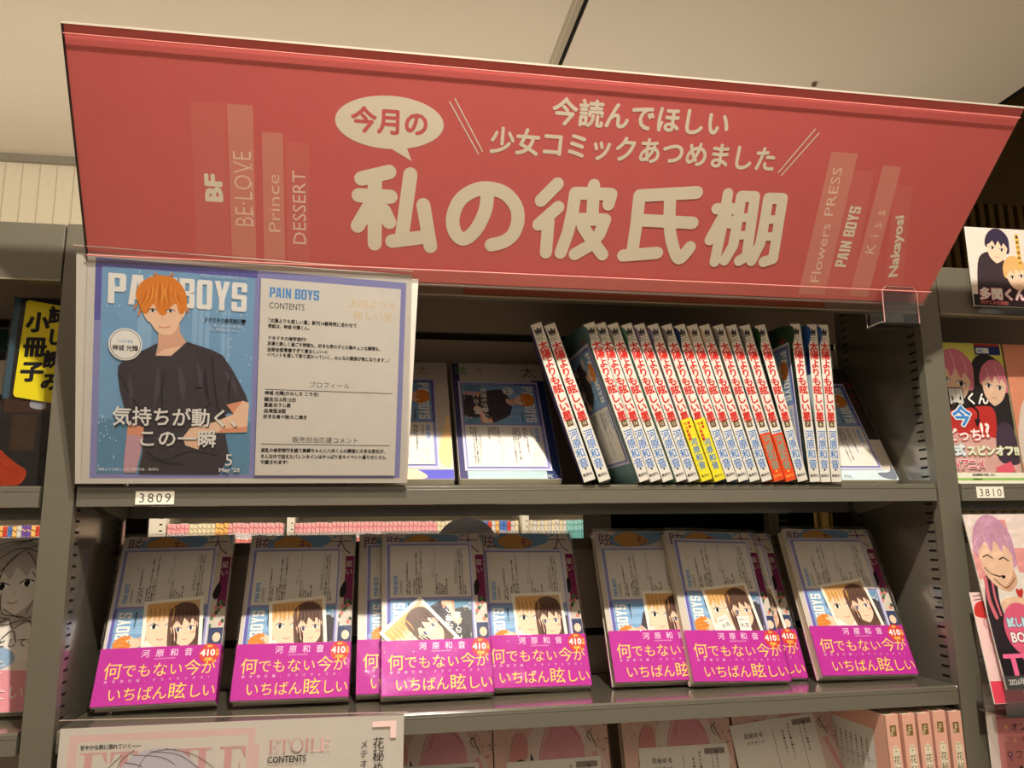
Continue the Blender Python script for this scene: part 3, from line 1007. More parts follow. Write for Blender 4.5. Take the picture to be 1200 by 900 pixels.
# ------------------------------------------------------------------ second hanging sheet, on the lower shelf lip
def serif(c, s, x0, ybase, h, total, mat, paper):
    ws = {'E': 0.62, 'T': 0.68, 'O': 0.86, 'I': 0.36, 'L': 0.58}
    k = total / sum(ws[ch] for ch in s)
    x = x0
    for ch in s:
        w = ws[ch] * k
        a, b = x + w * 0.06, x + w * 0.94
        th, tn = h * 0.15, h * 0.035
        if ch == 'O':
            c.ell((a + b) / 2, ybase + h / 2, (b - a) / 2, h / 2 * 1.03, mat, 40)
            c.ell((a + b) / 2, ybase + h / 2, (b - a) / 2 - th * 0.85, h / 2 * 1.03 - tn, paper, 40)
        else:
            sx = (a + b) / 2 - th / 2 if ch in 'TI' else a + w * 0.10
            c.rect(sx, ybase, sx + th, ybase + h, mat)
            c.rect(sx - th * 0.7, ybase, sx + th * 1.7, ybase + tn, mat)
            if ch in 'EILT':
                c.rect(sx - th * 0.7, ybase + h - tn, sx + th * 1.7, ybase + h, mat)
            if ch == 'T':
                c.rect(a, ybase + h - tn, b, ybase + h, mat)
                c.poly([(a, ybase + h), (a, ybase + h * 0.74), (a + th * 0.6, ybase + h - tn)], mat)
                c.poly([(b, ybase + h), (b - th * 0.6, ybase + h - tn), (b, ybase + h * 0.74)], mat)
            if ch in 'EL':
                c.rect(sx, ybase, b, ybase + tn, mat)
                c.poly([(b, ybase), (b, ybase + h * 0.28), (b - th * 0.7, ybase + tn)], mat)
            if ch == 'E':
                c.rect(sx, ybase + h - tn, b, ybase + h, mat)
                c.poly([(b, ybase + h), (b - th * 0.7, ybase + h - tn), (b, ybase + h * 0.74)], mat)
                c.rect(sx, ybase + h * 0.5, b - w * 0.2, ybase + h * 0.5 + tn, mat)
                c.rect(b - w * 0.24, ybase + h * 0.36, b - w * 0.20, ybase + h * 0.66, mat)
        x += w


PINKB, PINKT = M((240, 208, 206), 0.5, 0, 0.03), M((230, 180, 182), 0.5, 0, 0.03)
LILAC, LILAC2 = M((214, 208, 222), 0.5, 0, 0.04), M((134, 120, 128), 0.5, var=0.0)
IVORY = M((232, 226, 218), 0.55, 0, 0.03)


def etoile():
    c = Canvas()
    H = 210
    c.rect(8, 3, 164, H - 6, PINKB)
    c.rect(15, 9, 158, H - 12, IVORY)
    c.rect(158, 3, 168, H - 20, PINKB)
    serif(c, 'ETOILE', 18, H - 62, 41, 140, PINKT, IVORY)
    c.text('甘やかな熱に溺れていく――', 17.5, H - 18.0, 4.4, INK, bold=0.015, fit=50)
    c.blob([(45, 140), (50, 172), (66, 187), (86, 190), (108, 182), (122, 160), (124, 130), (90, 110), (60, 115)], LILAC)
    for q in (((40, 150), (38, 170), (52, 186)), ((46, 150), (50, 178), (62, 190)), ((62, 165), (74, 186), (98, 189)), ((60, 186), (90, 181), (112, 160)),
              ((76, 188), (100, 184), (122, 168)), ((55, 180), (70, 176), (84, 164)), ((88, 190), (112, 184), (130, 172))):
        c.stroke(q, 0.55, LILAC2, 6)
    manga_face(c, 84, 132, 52, 62, M((246, 226, 212), 0.5, 0, 0.02), LILAC, fringe=False)
    serif(c, 'ETOILE', 176, H - 28, 11, 54, PINKT, IVORY)
    c.text('CONTENTS', 175.5, H - 36.5, 8.0, INK, bold=0.012, fit=34)
    c.vtext('花秘める', 274, H - 24, 11, 10.6, INK)
    c.vtext('メテオール', 261, H - 24.5, 7.5, 8.2, INK)
    c.rect(268, H - 10, 290, H - 5, PINKB)
    c.rect(284.5, H - 20, 290, H - 5, PINKB)
    c.text('『花秘める』新刊発売に合わせて', 192, H - 52, 4.8, INK, bold=0.02, fit=66)
    for i, s in enumerate(('表紙は、花の国の王子。', '甘やかな日々に揺れるふたり。', 'その想いのゆくえは…!')):
        c.text(s, 176, H - 66 - 8 * i, 4.4, INK, bold=0.02)
    c.rect(174, H - 104, 282, H - 103.4, INK)
    return c


t = thing('poster', 'white and pink printed sheet lettered ETOILE hanging on the lip of the lower shelf', 'poster', (0.0085, -0.014, -0.4213), (0, R(0.4), 0))
mb = MB()
mb.box(0, 0, 0, 0.297, 0.0004, 0.21, IVORY)
mb.canvas(etoile(), front, 0.05, 0.015)
mb.build('printed_sheet', t)
mb = MB()
mb.add([(-0.002, -0.0016, -0.002), (0.300, -0.0016, -0.002), (0.300, -0.0016, 0.212), (-0.001, -0.0016, 0.2175)], [(0, 1, 2, 3)], SLEEVE)
mb.tube([(-0.001, -0.0014, 0.2172), (0.300, -0.0014, 0.2118)], 0.0005, M((176, 160, 150), 0.2), 6)
mb.build('clear_sleeve', t)


# ------------------------------------------------------------------ shelf number labels
def price_label(num, label, x, z):
    t_ = thing('shelf_label', label, 'label', (x, -0.0009, z))
    m = MB()
    m.box(0, -0.0003, 0, 0.0345, 0.0003, 0.0128, M((244, 240, 226), 0.5))
    m.build('paper', t_)
    c = Canvas()
    for i, ch in enumerate(num):
        c.text(ch, 5.8 + i * 7.7, 2.0, 12.4, INK, bold=-0.006, align='c', sx=1.0)
    m = MB()
    m.canvas(c, front, 0.33, 0.01)
    m.build('number', t_)


price_label('3809', 'small white label numbered 3809 on the upper shelf lip', 0.0545, -0.0178)
price_label('3810', 'small white label numbered 3810 on the shelf lip', 0.9475, -0.0165)

# ------------------------------------------------------------------ comics facing out on the lower shelf
MAG = M((184, 46, 152), 0.6, 0, 0.03, 20.0, name='magenta_band')
YEL = M((250, 214, 100), 0.45, var=0.0)
PALEP = M((240, 176, 224), 0.45, var=0.0)
REDST = M((206, 66, 60), 0.45, 0, 0.04)
COVB = M((206, 196, 182), 0.45, 0, 0.08, 30.0)
SKYC = M((118, 152, 184), 0.45, 0, 0.10, 30.0)
PURP = M((120, 34, 84), 0.45, 0, 0.05)
PURT = M((104, 44, 92), 0.45, var=0.0)
GRN, DGRN = M((92, 122, 84), 0.5, 0, 0.2, 200.0), M((54, 76, 58), 0.5, 0, 0.2, 200.0)
CORAL = M((214, 120, 112), 0.5, 0, 0.1)
BROWNH, BROWNH2 = M((104, 74, 62), 0.5, 0, 0.1, 150.0), M((70, 48, 44), 0.5, 0, 0.1)
BLOND, BLOND2 = M((222, 176, 112), 0.5, 0, 0.1, 150.0), M((196, 146, 84), 0.5, 0, 0.1)
VIOLET_E = M((72, 60, 96), 0.4, var=0.0)


def front_book_meshes():
    """Comic 113 x 178 x 13 mm, front face at y = 0, spine on the right edge."""
    w, h, T = 0.113, 0.178, 0.013
    c = Canvas()
    c.rect(0.5, 0.5, 112.5, 177.5, COVB)
    c.blob([(22, 160), (24, 176), (56, 177), (84, 176), (82, 166), (54, 158)], SKYC)
    c.blob([(24, 168), (36, 176), (52, 175), (66, 166), (58, 160), (36, 158)], BLOND2)
    c.blob([(2, 150), (6, 163), (22, 172), (26, 176), (2, 177)], M((198, 192, 186), 0.45, 0, 0.05))
    c.rect(88, 166, 112, 177, SKYC)
    c.blob([(84, 160), (90, 174), (108, 176), (112, 150), (100, 140)], COVB)
    c.text('眩', 4.5, 160.5, 18, PURT, bold=0.0)
    c.text('も', 50, 161, 15, PURT, bold=-0.008)
    c.text('太', 84, 156, 26, PURT, bold=-0.018)
    c.rect(103.5, 96, 112.6, 152, PURP)
    c.vtext('星い', 107.5, 143, 8, 9, COVB)
    c.blob([(98, 110), (104, 124), (106, 112), (102, 104)], INK, 3)
    for i in range(12):
        c.ell(99 + (i * 37 % 13), 76 + (i * 23 % 26), 1.8, 2.4, (GRN, DGRN, CORAL)[i % 3], 8)
    c.rect(98.5, 56, 112.6, 74, M((56, 66, 104), 0.45, 0, 0.1))
    c.ell(107, 64, 4, 5, SKIN, 14)
    m = MB()
    m.box(0, 0, 0, w, 0.0005, h, COVB)
    m.box(0, T - 0.0005, 0, w, T, h, COVB)
    m.box(w - 0.0005, 0, 0, w, T, h, PAPER)
    m.canvas(c, front, 0.02, 0.012)
    sp = Canvas()
    sp.vtext('太陽よりも眩しい星', 6.5, 154, 8.5, 9.6, M((214, 48, 48), 0.45, var=0.0), bold=0.03)
    sp.vtext('河原和音', 6.5, 48, 8, 10, M((60, 120, 200), 0.45, var=0.0), bold=0.02)
    m.canvas(sp, lambda x, y, hh: (w + hh / 1000, x / 1000, y / 1000), 0.02, 0.012)
    cover = m.mesh('cover')
    m = MB()
    m.box(0.0012, 0.0006, 0.0012, w - 0.0008, T - 0.0006, h - 0.0012, CREAM)
    pages = m.mesh('pages')
    b = Canvas()
    b.text('河', 38, 46.4, 8.2, M((250, 226, 244), 0.45, var=0.0), bold=0.0)
    for i, ch in enumerate('原和音'):
        b.text(ch, 51.5 + i * 13.5, 46.4, 8.2, M((250, 226, 244), 0.45, var=0.0))
    b.text('KAZUNE KAWAHARA', 51, 43.2, 1.9, PALEP, bold=0.02, fit=20)
    b.ell(102.6, 46.6, 9.6, 10.2, REDST, 36)
    b.text('累計', 102.5, 53.0, 2.6, YEL, bold=0.03, align='c')
    b.text('410', 101.2, 44.4, 9.2, WHITEINK, bold=0.035, align='c', fit=14)
    b.vtext('万部', 110.3, 49.2, 3.2, 3.4, YEL, bold=0.02)
    b.text('突破!', 102.5, 39.6, 3.6, YEL, bold=0.03, align='c')
    for i, ch in enumerate('何でもない今が'):
        sz = (17.2, 14.2, 14.0, 15.0, 13.6, 16.6, 14.6)[i]
        b.text(ch, 5.6 + (0, 16.6, 31.0, 45.0, 60.4, 74.6, 90.5)[i], 27.2 + (0, .8, .6, .4, .8, .2, .6)[i], sz, YEL, bold=-0.002)
    for i, ch in enumerate('修学旅行編、クライマックス!'):
        b.text(ch, 8 + i * 7.4, 22.2, 3.0, PALEP, bold=0.025)
    for i, ch in enumerate('いちばん眩しい'):
        sz = (14.0, 14.2, 14.4, 14.2, 17.6, 14.4, 14.0)[i]
        b.text(ch, 12.5 + (0, 13.8, 27.6, 41.4, 55.6, 73.4, 86.6)[i], 5.0 + (.6, .4, .4, .4, 0, .4, .6)[i], sz, YEL, bold=-0.002)
    m = MB()
    m.box(-0.0004, -0.0033, 0.0006, w + 0.0004, -0.0028, 0.056, MAG)
    m.box(w, -0.0033, 0.0006, w + 0.0006, T + 0.0006, 0.056, MAG)
    m.box(-0.0004, T, 0.0006, w + 0.0006, T + 0.0006, 0.056, MAG)
    m.canvas(b, front, 3.32, 0.012)
    sp = Canvas()
    sp.vtext('眩しい', 6.5, 46, 6.5, 8, YEL, bold=0.02)
    m.canvas(sp, lambda x, y, hh: (w + 0.0006 + hh / 1000, x / 1000, y / 1000), 0.02, 0.012)
    obi = m.mesh('paper_band')
    # photo card of two faces, 58 x 76 mm
    p = Canvas()
    p.rect(3.5, 3.5, 54.5, 72.5, M((238, 210, 186), 0.45, 0, 0.03))
    p.rect(3.5, 30, 54.5, 72.5, M((212, 178, 140), 0.45, 0, 0.05))

    def clipm(f):
        q = Canvas()
        f(q)
        for vs, fs, mat, lap in q.ops:
            p.raw([(min(54.5, max(3.5, x)), min(72.5, max(3.5, y))) for x, y in vs], fs, mat, lap)
    clipm(lambda q: q.blob([(2, 6), (4, 34), (30, 36), (56, 30), (56, 3), (2, 3)], M((244, 236, 226), 0.45, 0, 0.03)))
    clipm(lambda q: manga_face(q, 18.5, 48, 31, 44, SKIN, BLOND, rot=-4, hair2=BLOND))
    clipm(lambda q: manga_face(q, 40.5, 43, 25, 36, SKIN, BROWNH, rot=4, long=True, eye=VIOLET_E, blush=M((242, 178, 158), 0.45, var=0.0), hair2=BROWNH))
    for i in range(6):
        p.lock((6 + i * 4.6, 71), (6.5 + i * 4.4, 55 - (i % 2) * 4), 1.9, BLOND2, 0.8)
        p.lock((31 + i * 3.5, 64), (29 + i * 4.2, 50 - (i % 3) * 3), 1.3, BROWNH2, 0.8)
    for q in (((28, 50), (30, 20)), ((52, 50), (51, 22)), ((31, 46), (33, 24))):
        p.lock(q[0], q[1], 2.2, BROWNH2, 1.2)
    m = MB()
    m.box(0, -0.0003, 0, 0.058, 0.0, 0.076, M((246, 240, 228), 0.4))
    m.canvas(p, front, 0.32, 0.007)
    photo = m.mesh('photo_card')
    m = MB()
    m.box(-0.0012, -0.0044, -0.0010, w + 0.0014, T + 0.0014, h + 0.0016, WRAP)
    wrap = m.mesh('shrink_wrap')
    # twisted film along the top and bottom seams
    return cover, pages, obi, photo, wrap


FB = front_book_meshes()


def slip_mesh():
    c = Canvas()
    c.text('おみくじ', 7, 13.2, 2.6, INK, align='c', bold=0.01)
    c.text('大吉', 7, 5.4, 5.8, INK, align='c', bold=0.0)
    m = MB()
    m.box(0, -0.0002, 0, 0.014, 0, 0.018, PAPER)
    m.canvas(c, front, 0.22, 0.008)
    return m.mesh('fortune_slip')


SLIP = slip_mesh()
LEAN = 25.6


def face_book(x, y, yaw, label, ix=2.5, iz=28.5, photo=(36, 30, 4), roll=0.0, slips=False, lean=LEAN, z=ZL):
    T = 0.0146
    t_ = thing('comic_book', label, 'book', (x, y, z + T * math.sin(R(lean)) + 0.0012), (0, 0, 0), 'magenta-banded comics facing out on the lower shelf')
    t_.matrix_world = Matrix.Translation((x, y, z + T * math.sin(R(lean)) + 0.0012)) @ Matrix.Rotation(R(yaw), 4, 'Z') @ Matrix.Rotation(R(-lean), 4, 'X') @ Matrix.Rotation(R(roll), 4, 'Y')
    link_mesh('cover', FB[0], t_)
    link_mesh('pages', FB[1], t_)
    link_mesh('insert_leaflet', INSERT_CCW, t_, (ix / 1000, -0.00035, iz / 1000))
    if photo:
        a_ = R(photo[2])
        cx_, cz_ = photo[0] + 29, photo[1] + 38        # turn about the middle of the card
        ox = cx_ - (29 * math.cos(a_) - 38 * math.sin(a_))
        oz = cz_ - (29 * math.sin(a_) + 38 * math.cos(a_))
        ph = link_mesh('photo_card', FB[3], t_, (ox / 1000, -0.00195, oz / 1000), (0, -a_, 0))
        if slips:
            link_mesh('fortune_slip', SLIP, ph, (0.010, -0.0007, 0.021), (0, R(-14), 0))
            link_mesh('fortune_slip', SLIP, ph, (0.030, -0.0007, 0.020), (0, R(4), 0))
    link_mesh('paper_band', FB[2], t_)
    link_mesh('shrink_wrap', FB[4], t_)
    return t_


face_book(0.0138, 0.0528, -0.5, 'wrapped comic with magenta band standing nearest the left upright of the lower shelf', 2.0, 28.5, (35, 30, 4), roll=-0.8)
face_book(0.1412, 0.0522, -2.2, 'wrapped comic with magenta band standing alone second from the left upright', 3.0, 27, (30, 28, 5.5))
face_book(0.2620, 0.0560, 0.6, 'wrapped comic with magenta band, half hidden behind the one with the diamond-tilted photo card', 8.0, 30, None)
face_book(0.2868, 0.0392, 1.4, 'wrapped comic with magenta band whose photo card is tilted like a diamond', 4.0, 32, (15, 18, 42), roll=0.4)
face_book(0.3945, 0.0565, 2.4, 'wrapped comic with magenta band behind and right of the diamond-tilted photo card', 5.0, 22, (36, 28, 2), roll=1.2)
face_book(0.5335, 0.0572, -0.6, 'wrapped comic with magenta band just right of the empty gap in the lower row', 5.0, 22, (46, 26, 0), roll=0.5)
face_book(0.6150, 0.0412, 2.6, 'wrapped comic with magenta band and two small white fortune slips on its photo card', 8.0, 32, (35, 34, 7.5), roll=2.4, slips=True)
face_book(0.6450, 0.0620, 2.0, 'wrapped comic with magenta band peeking out behind the one with the fortune slips', 5.0, 30, (44, 30, 6), roll=3.2)
face_book(0.7635, 0.0400, -1.2, 'wrapped comic with magenta band standing nearest the right upright of the lower shelf', 5.0, 30, (32, 34, 9), roll=1.2)

# ------------------------------------------------------------------ comics facing out at the back of the upper shelf
COV_G = M((214, 204, 190), 0.45, 0, 0.06, 30.0)


def upper_face_meshes(variant):
    w, h, T = 0.112, 0.178, 0.012
    c = Canvas()
    c.rect(0.4, 0.4, 111.6, 177.6, COV_G)
    if variant == 0:      # pale cover with a blue foot and orange lettering
        c.rect(0.4, 0.4, 111.6, 13, M((92, 92, 196), 0.45, 0, 0.05))
        c.blob([(20, 1), (24, 12), (50, 20), (74, 12), (80, 1)], M((250, 214, 176), 0.45, 0, 0.03))
        c.text('よりも', 30, 3, 11, M((240, 150, 70), 0.45, var=0.0))
        c.text('太', 74, 158, 17, M((190, 150, 90), 0.45, var=0.0))
        c.poly([(94, 0.4), (111.6, 0.4), (111.6, 8)], M((92, 92, 196), 0.45, 0, 0.05))
        c.blob([(96, 30), (104, 70), (110, 90), (110, 20)], M((246, 206, 150), 0.45, 0, 0.05))
    elif variant == 1:    # dark blue edge, green lettering at the top
        c.rect(0.4, 0.4, 9, 177.6, M((70, 66, 110), 0.45, 0, 0.15, 60.0))
        c.rect(96, 0.4, 111.6, 150, M((34, 52, 96), 0.45, 0, 0.15, 60.0))
        c.rect(9, 0.4, 96, 11, M((176, 200, 204), 0.45, 0, 0.15, 80.0))
        c.text('眩', 4, 159, 16, M((96, 150, 70), 0.45, var=0.0))
        c.text('河', 30, 163, 7, M((60, 60, 60), 0.45, var=0.0))
        c.text('太', 84, 157, 20, M((110, 106, 90), 0.45, var=0.0))
        c.text('nic', 92, 2, 9, M((210, 216, 210), 0.45, var=0.0))
    else:                 # pale blue foot with a grey boat shape, dark top
        c.rect(0.4, 60, 111.6, 177.6, M((58, 50, 48), 0.45, 0, 0.15, 60.0))
        c.rect(0.4, 0.4, 111.6, 14, M((206, 222, 228), 0.45, 0, 0.08))
        c.blob([(88, 10), (94, 3), (110, 2), (110, 22), (104, 12)], M((120, 126, 140), 0.45, 0, 0.05))
        c.text('nic', 42, 3, 9, M((80, 84, 90), 0.45, var=0.0))
        c.text('太', 74, 160, 18, M((150, 60, 56), 0.45, var=0.0), bold=-0.012)
        c.vtext('陽より', 103, 148, 13, 15, M((170, 60, 66), 0.45, var=0.0), bold=-0.008)
    m = MB()
    m.box(0, 0, 0, w, 0.0005, h, COV_G)
    m.box(0, T - 0.0005, 0, w, T, h, COV_G)
    m.box(w - 0.0005, 0, 0, w, T, h, PAPER)
    m.canvas(c, front, 0.02, 0.012)
    m2 = MB()
    m2.box(0.0012, 0.0006, 0.0012, w - 0.0008, T - 0.0006, h - 0.0012, CREAM)
    m3 = MB()
    m3.box(-0.0012, -0.0024, -0.0010, w + 0.0014, T + 0.0014, h + 0.0016, WRAP)
    return m.mesh('cover'), m2.mesh('pages'), m3.mesh('shrink_wrap')


UF = [upper_face_meshes(i) for i in range(3)]


def upper_face(x, y, lean, v, label, ix, iz, roll=0.0):
    T = 0.0134
    t_ = thing('comic_book', label, 'book', group='comics facing out at the back of the upper shelf')
    t_.matrix_world = Matrix.Translation((x, y, T * math.sin(R(lean)) + 0.0012)) @ Matrix.Rotation(R(-lean), 4, 'X') @ Matrix.Rotation(R(roll), 4, 'Y')
    link_mesh('cover', UF[v][0], t_)
    link_mesh('pages', UF[v][1], t_)
    link_mesh('insert_leaflet', INSERT_CW, t_, (ix / 1000, -0.00035, iz / 1000))
    link_mesh('shrink_wrap', UF[v][2], t_)


upper_face(0.2485, 0.044, 34, 0, 'pale comic with a blue foot facing out, half hidden behind the large hanging sheet', 0.5, 14.5)
upper_face(0.3660, 0.044, 34, 1, 'dark-edged comic facing out, left of the two leaning white-spined comics', 6.5, 11)
upper_face(0.7835, 0.060, 30, 2, 'comic facing out in the corner beside the right upright of the upper shelf', 0.5, 14.5, roll=0.0)

# ------------------------------------------------------------------ spine-out comics on the upper shelf
SPINE = M((238, 234, 224), 0.4, 0, 0.03)
SRED = M((222, 50, 46), 0.4, var=0.0)
SBLU = M((62, 138, 222), 0.4, var=0.0)
CROWN = M((58, 54, 54), 0.4, var=0.0)
BOX = M((84, 64, 40), 0.4, 0, 0.05)
BANDY, BANDO = M((244, 232, 60), 0.38, 0, 0.03), M((238, 84, 40), 0.38, 0, 0.03)
T_SP, H_SP, D_SP = 0.0122, 0.177, 0.110


def left_face_art(kind):
    c = Canvas()
    cols = {'teal': ((118, 150, 150), (96, 128, 130)), 'violet': ((128, 112, 172), (96, 86, 150)), 'grey': ((196, 192, 186), (160, 160, 160)),
            'green': ((150, 196, 172), (110, 160, 140)), 'lilac': ((196, 184, 208), (170, 160, 196)), 'blue': ((54, 84, 156), (40, 60, 120)),
            'sky': ((140, 186, 214), (232, 216, 196)), 'dark': ((40, 54, 44), (58, 92, 62)), 'navy': ((34, 46, 104), (58, 104, 176))}[kind]
    a, b = M(cols[0], 0.42, 0, 0.1, 40.0), M(cols[1], 0.42, 0, 0.1, 40.0)
    c.rect(0.3, 0.3, 109.7, 176.7, a)
    c.blob([(2, 120), (30, 140), (70, 132), (108, 150), (108, 176), (2, 176)], b)
    if kind in ('navy', 'blue'):
        c.rect(90, 60, 109.7, 120, M((206, 222, 232), 0.42, 0, 0.05))
        c.blob([(92, 30), (94, 84), (104, 92), (109, 60), (108, 30)], M((30, 28, 36), 0.42, 0, 0.05))
        c.rect(96, 12, 109.7, 34, M((226, 178, 150), 0.42, 0, 0.05))
    c.text('太', 78, 150, 22, M((190, 60, 60) if kind != 'teal' else (150, 70, 60), 0.42, var=0.0))
    return c


def spine_canvas(vol):
    s = Canvas()
    s.rect(0.15, 0.2, 12.05, 176.8, SPINE)
    # crown emblem and rules at the head
    s.poly([(2.6, 165.5), (2.0, 172.2), (4.2, 169.4), (6.1, 173.0), (8.0, 169.4), (10.2, 172.2), (9.6, 165.5)], CROWN)
    s.rect(2.6, 163.8, 9.6, 164.8, CROWN)
    for i, yy in enumerate((161.6, 159.9, 158.4)):
        s.rect(1.8, yy, 10.4 if i != 1 else 8.0, yy + 0.5, CROWN)
    s.vtext('太陽よりも眩しい星', 6.1, 151.6, 10.6, 9.95, SRED, bold=0.032)
    s.rect(2.8, 60.0, 9.4, 67.4, BOX)
    s.rect(3.5, 60.7, 8.7, 66.7, M((116, 92, 58), 0.4, var=0.0))
    s.text(str(vol), 6.1, 61.6, 5.6, CREAM, bold=0.02, align='c', fit=3.2 if vol < 10 else 4.2)
    s.vtext('河原和音', 6.1, 51.6, 10.6, 10.7, SBLU, bold=0.008, sx=0.95)
    s.ell(6.1, 13.2, 1.1, 1.1, INK, 12)
    s.text('集英社', 6.1, 5.6, 3.4, INK, align='c', bold=0.01)
    return s


_sp_cache = {}


def spine_parts(kind, vol):
    if (kind, vol) in _sp_cache:
        return _sp_cache[(kind, vol)]
    m = MB()
    m.box(0, 0, 0, T_SP, 0.0005, H_SP, SPINE)
    m.box(0, 0, 0, 0.0004, D_SP, H_SP, SPINE)
    m.box(T_SP - 0.0004, 0, 0, T_SP, D_SP, H_SP, SPINE)
    m.canvas(spine_canvas(vol), front, 0.02, 0.012)
    m.canvas(left_face_art(kind), lambda x, y, h: (-h / 1000, (110 - x) / 1000, y / 1000), 0.01, 0.01)
    p = MB()
    p.box(0.0005, 0.0006, 0.0012, T_SP - 0.0005, D_SP - 0.0015, H_SP - 0.0012, CREAM)
    _sp_cache[(kind, vol)] = (m.mesh('cover'), p.mesh('pages'))
    return _sp_cache[(kind, vol)]


def band_mesh(kind):
    m = MB()
    hgt = 0.069 if kind == 'yellow' else 0.053
    mat = BANDY if kind == 'yellow' else BANDO
    m.box(-0.0002, -0.0006, 0.0004, T_SP + 0.0002, -0.0002, hgt, mat)
    m.box(-0.0003, -0.0006, 0.0004, -0.0001, D_SP, hgt, mat)
    m.box(T_SP + 0.0001, -0.0006, 0.0004, T_SP + 0.0003, D_SP, hgt, mat)
    c = Canvas()
    if kind == 'yellow':
        c.vtext('大人気連載', 3.6, 64, 3.8, 4.2, SRED, bold=0.03)
        c.vtext('青春', 7.6, 64, 3.4, 4.0, SRED, bold=0.03)
        c.vtext('河原和音', 6.3, 43, 8.2, 8.6, SBLU, bold=0.015)
        c.text('集英社', 6.1, 4.6, 3.2, INK, align='c')
    else:
        c.vtext('河原和音', 6.3, 46, 10.0, 9.4, M((116, 186, 170), 0.4, var=0.0), bold=0.015)
        c.text('集英社', 6.1, 4.6, 3.2, YEL, align='c')
        c.ell(6.1, 11, 1.2, 1.2, YEL, 12)
    m.canvas(c, front, 0.62, 0.012)
    return m.mesh('paper_band')


BAND = {'yellow': band_mesh('yellow'), 'orange': band_mesh('orange')}
m = MB()
m.box(-0.0005, -0.0012, -0.0010, T_SP + 0.0005, D_SP + 0.001, H_SP + 0.0012, WRAP)
for i in range(5):       # crimped film tails under the spine
    x = 0.001 + i * 0.0022
    m.add([(x, -0.0012, 0.0002), (x + 0.0024, -0.0012, 0.0002), (x + 0.0014, -0.0024, -0.0022 - 0.0008 * (i % 2))], [(0, 1, 2)], WRAP)
SP_WRAP = m.mesh('shrink_wrap')
# bottom right edge x, lean in degrees, cover art, volume, band
SPN = [(0.5012, 17.4, 'violet', 14, None), (0.5172, 17.7, 'green', 14, None),
       (0.5608, 18.2, 'teal', 14, None), (0.5730, 18.2, 'grey', 14, None), (0.5866, 18.1, 'grey', 13, None), (0.6018, 17.9, 'green', 13, None),
       (0.6150, 17.6, 'lilac', 13, None), (0.6298, 17.3, 'lilac', 12, 'yellow'), (0.6446, 17.0, 'grey', 12, 'yellow'), (0.6585, 16.6, 'blue', 11, None),
       (0.6715, 16.2, 'sky', 11, None), (0.6845, 15.7, 'sky', 10, None), (0.6985, 14.9, 'grey', 10, None), (0.7125, 14.5, 'sky', 9, 'orange'),
       (0.7262, 13.7, 'grey', 9, 'orange'), (0.7402, 12.3, 'dark', 8, None),
       (0.7545, 2.9, 'dark', 7, None), (0.7670, 0.35, 'navy', 6, None), (0.7800, 0.1, 'navy', 6, None)]
for i, (xr, lean, art, vol, band) in enumerate(SPN):
    if i < 2:
        lab = ('left', 'right')[i] + ' one of the two leaning white-spined comics standing apart on the upper shelf'
        lab = ('white-spined comic leaning at the left end of the spines, nearest the facing-out comics', 'white-spined comic leaning second from the left end of the spines, before the gap')[i]
        grp = 'pair of leaning white-spined comics'
    elif i < 16:
        k = i - 2
        grp = 'leaning row of white-spined comics on the upper shelf'
        if band == 'yellow':
            lab = ('%s of the two white-spined comics wearing a yellow paper band' % ('first', 'second')[k - 5])
        elif band == 'orange':
            lab = ('%s of the two white-spined comics wearing an orange paper band' % ('first', 'second')[k - 11])
        elif k == 0:
            lab = 'white-spined comic at the head of the leaning row, its teal cover showing in the gap'
        elif k == 13:
            lab = 'white-spined comic at the end of the leaning row, beside the upright three'
        elif k < 5:
            lab = 'white-spined comic, %s in the leaning row counted from the teal-covered one' % ORD[k]
        elif k < 11:
            lab = 'white-spined comic, %s in the leaning row after the yellow-banded pair' % ORD[k - 7]
    else:
        lab = ('white-spined comic, first of the three standing upright, barely leaning', 'white-spined comic, middle of the three standing upright',
               'white-spined comic, last of the three standing upright, ending the row of spines')[i - 16]
        grp = 'upright white-spined comics'
    x0 = xr - T_SP * math.cos(R(lean))
    b_ = thing('comic_book', lab, 'book', (x0, -0.004, 0.0017), (0, R(-lean), 0), grp)
    if i < 2:
        b_.rotation_euler = (0, R(-lean), R(-14))
    cv, pg = spine_parts(art, vol)
    link_mesh('cover', cv, b_)
    link_mesh('pages', pg, b_)
    if band:
        link_mesh('paper_band', BAND[band], b_)
    if i in (2, 16):
        ins = link_mesh('insert_leaflet', INSERT_CW, b_, (-0.0006, 0.103, 0.022), (0, 0, R(-90)))
    link_mesh('shrink_wrap', SP_WRAP, b_)

# ------------------------------------------------------------------ bottom row: pink comics
SALM = M((246, 192, 172), 0.42, 0, 0.05, 20.0)
SALM2 = M((226, 190, 178), 0.45, 0, 0.08, 40.0)
GOLDL = M((142, 112, 60), 0.4, 0, 0.05)
CREAML = M((244, 236, 212), 0.45, 0, 0.02)


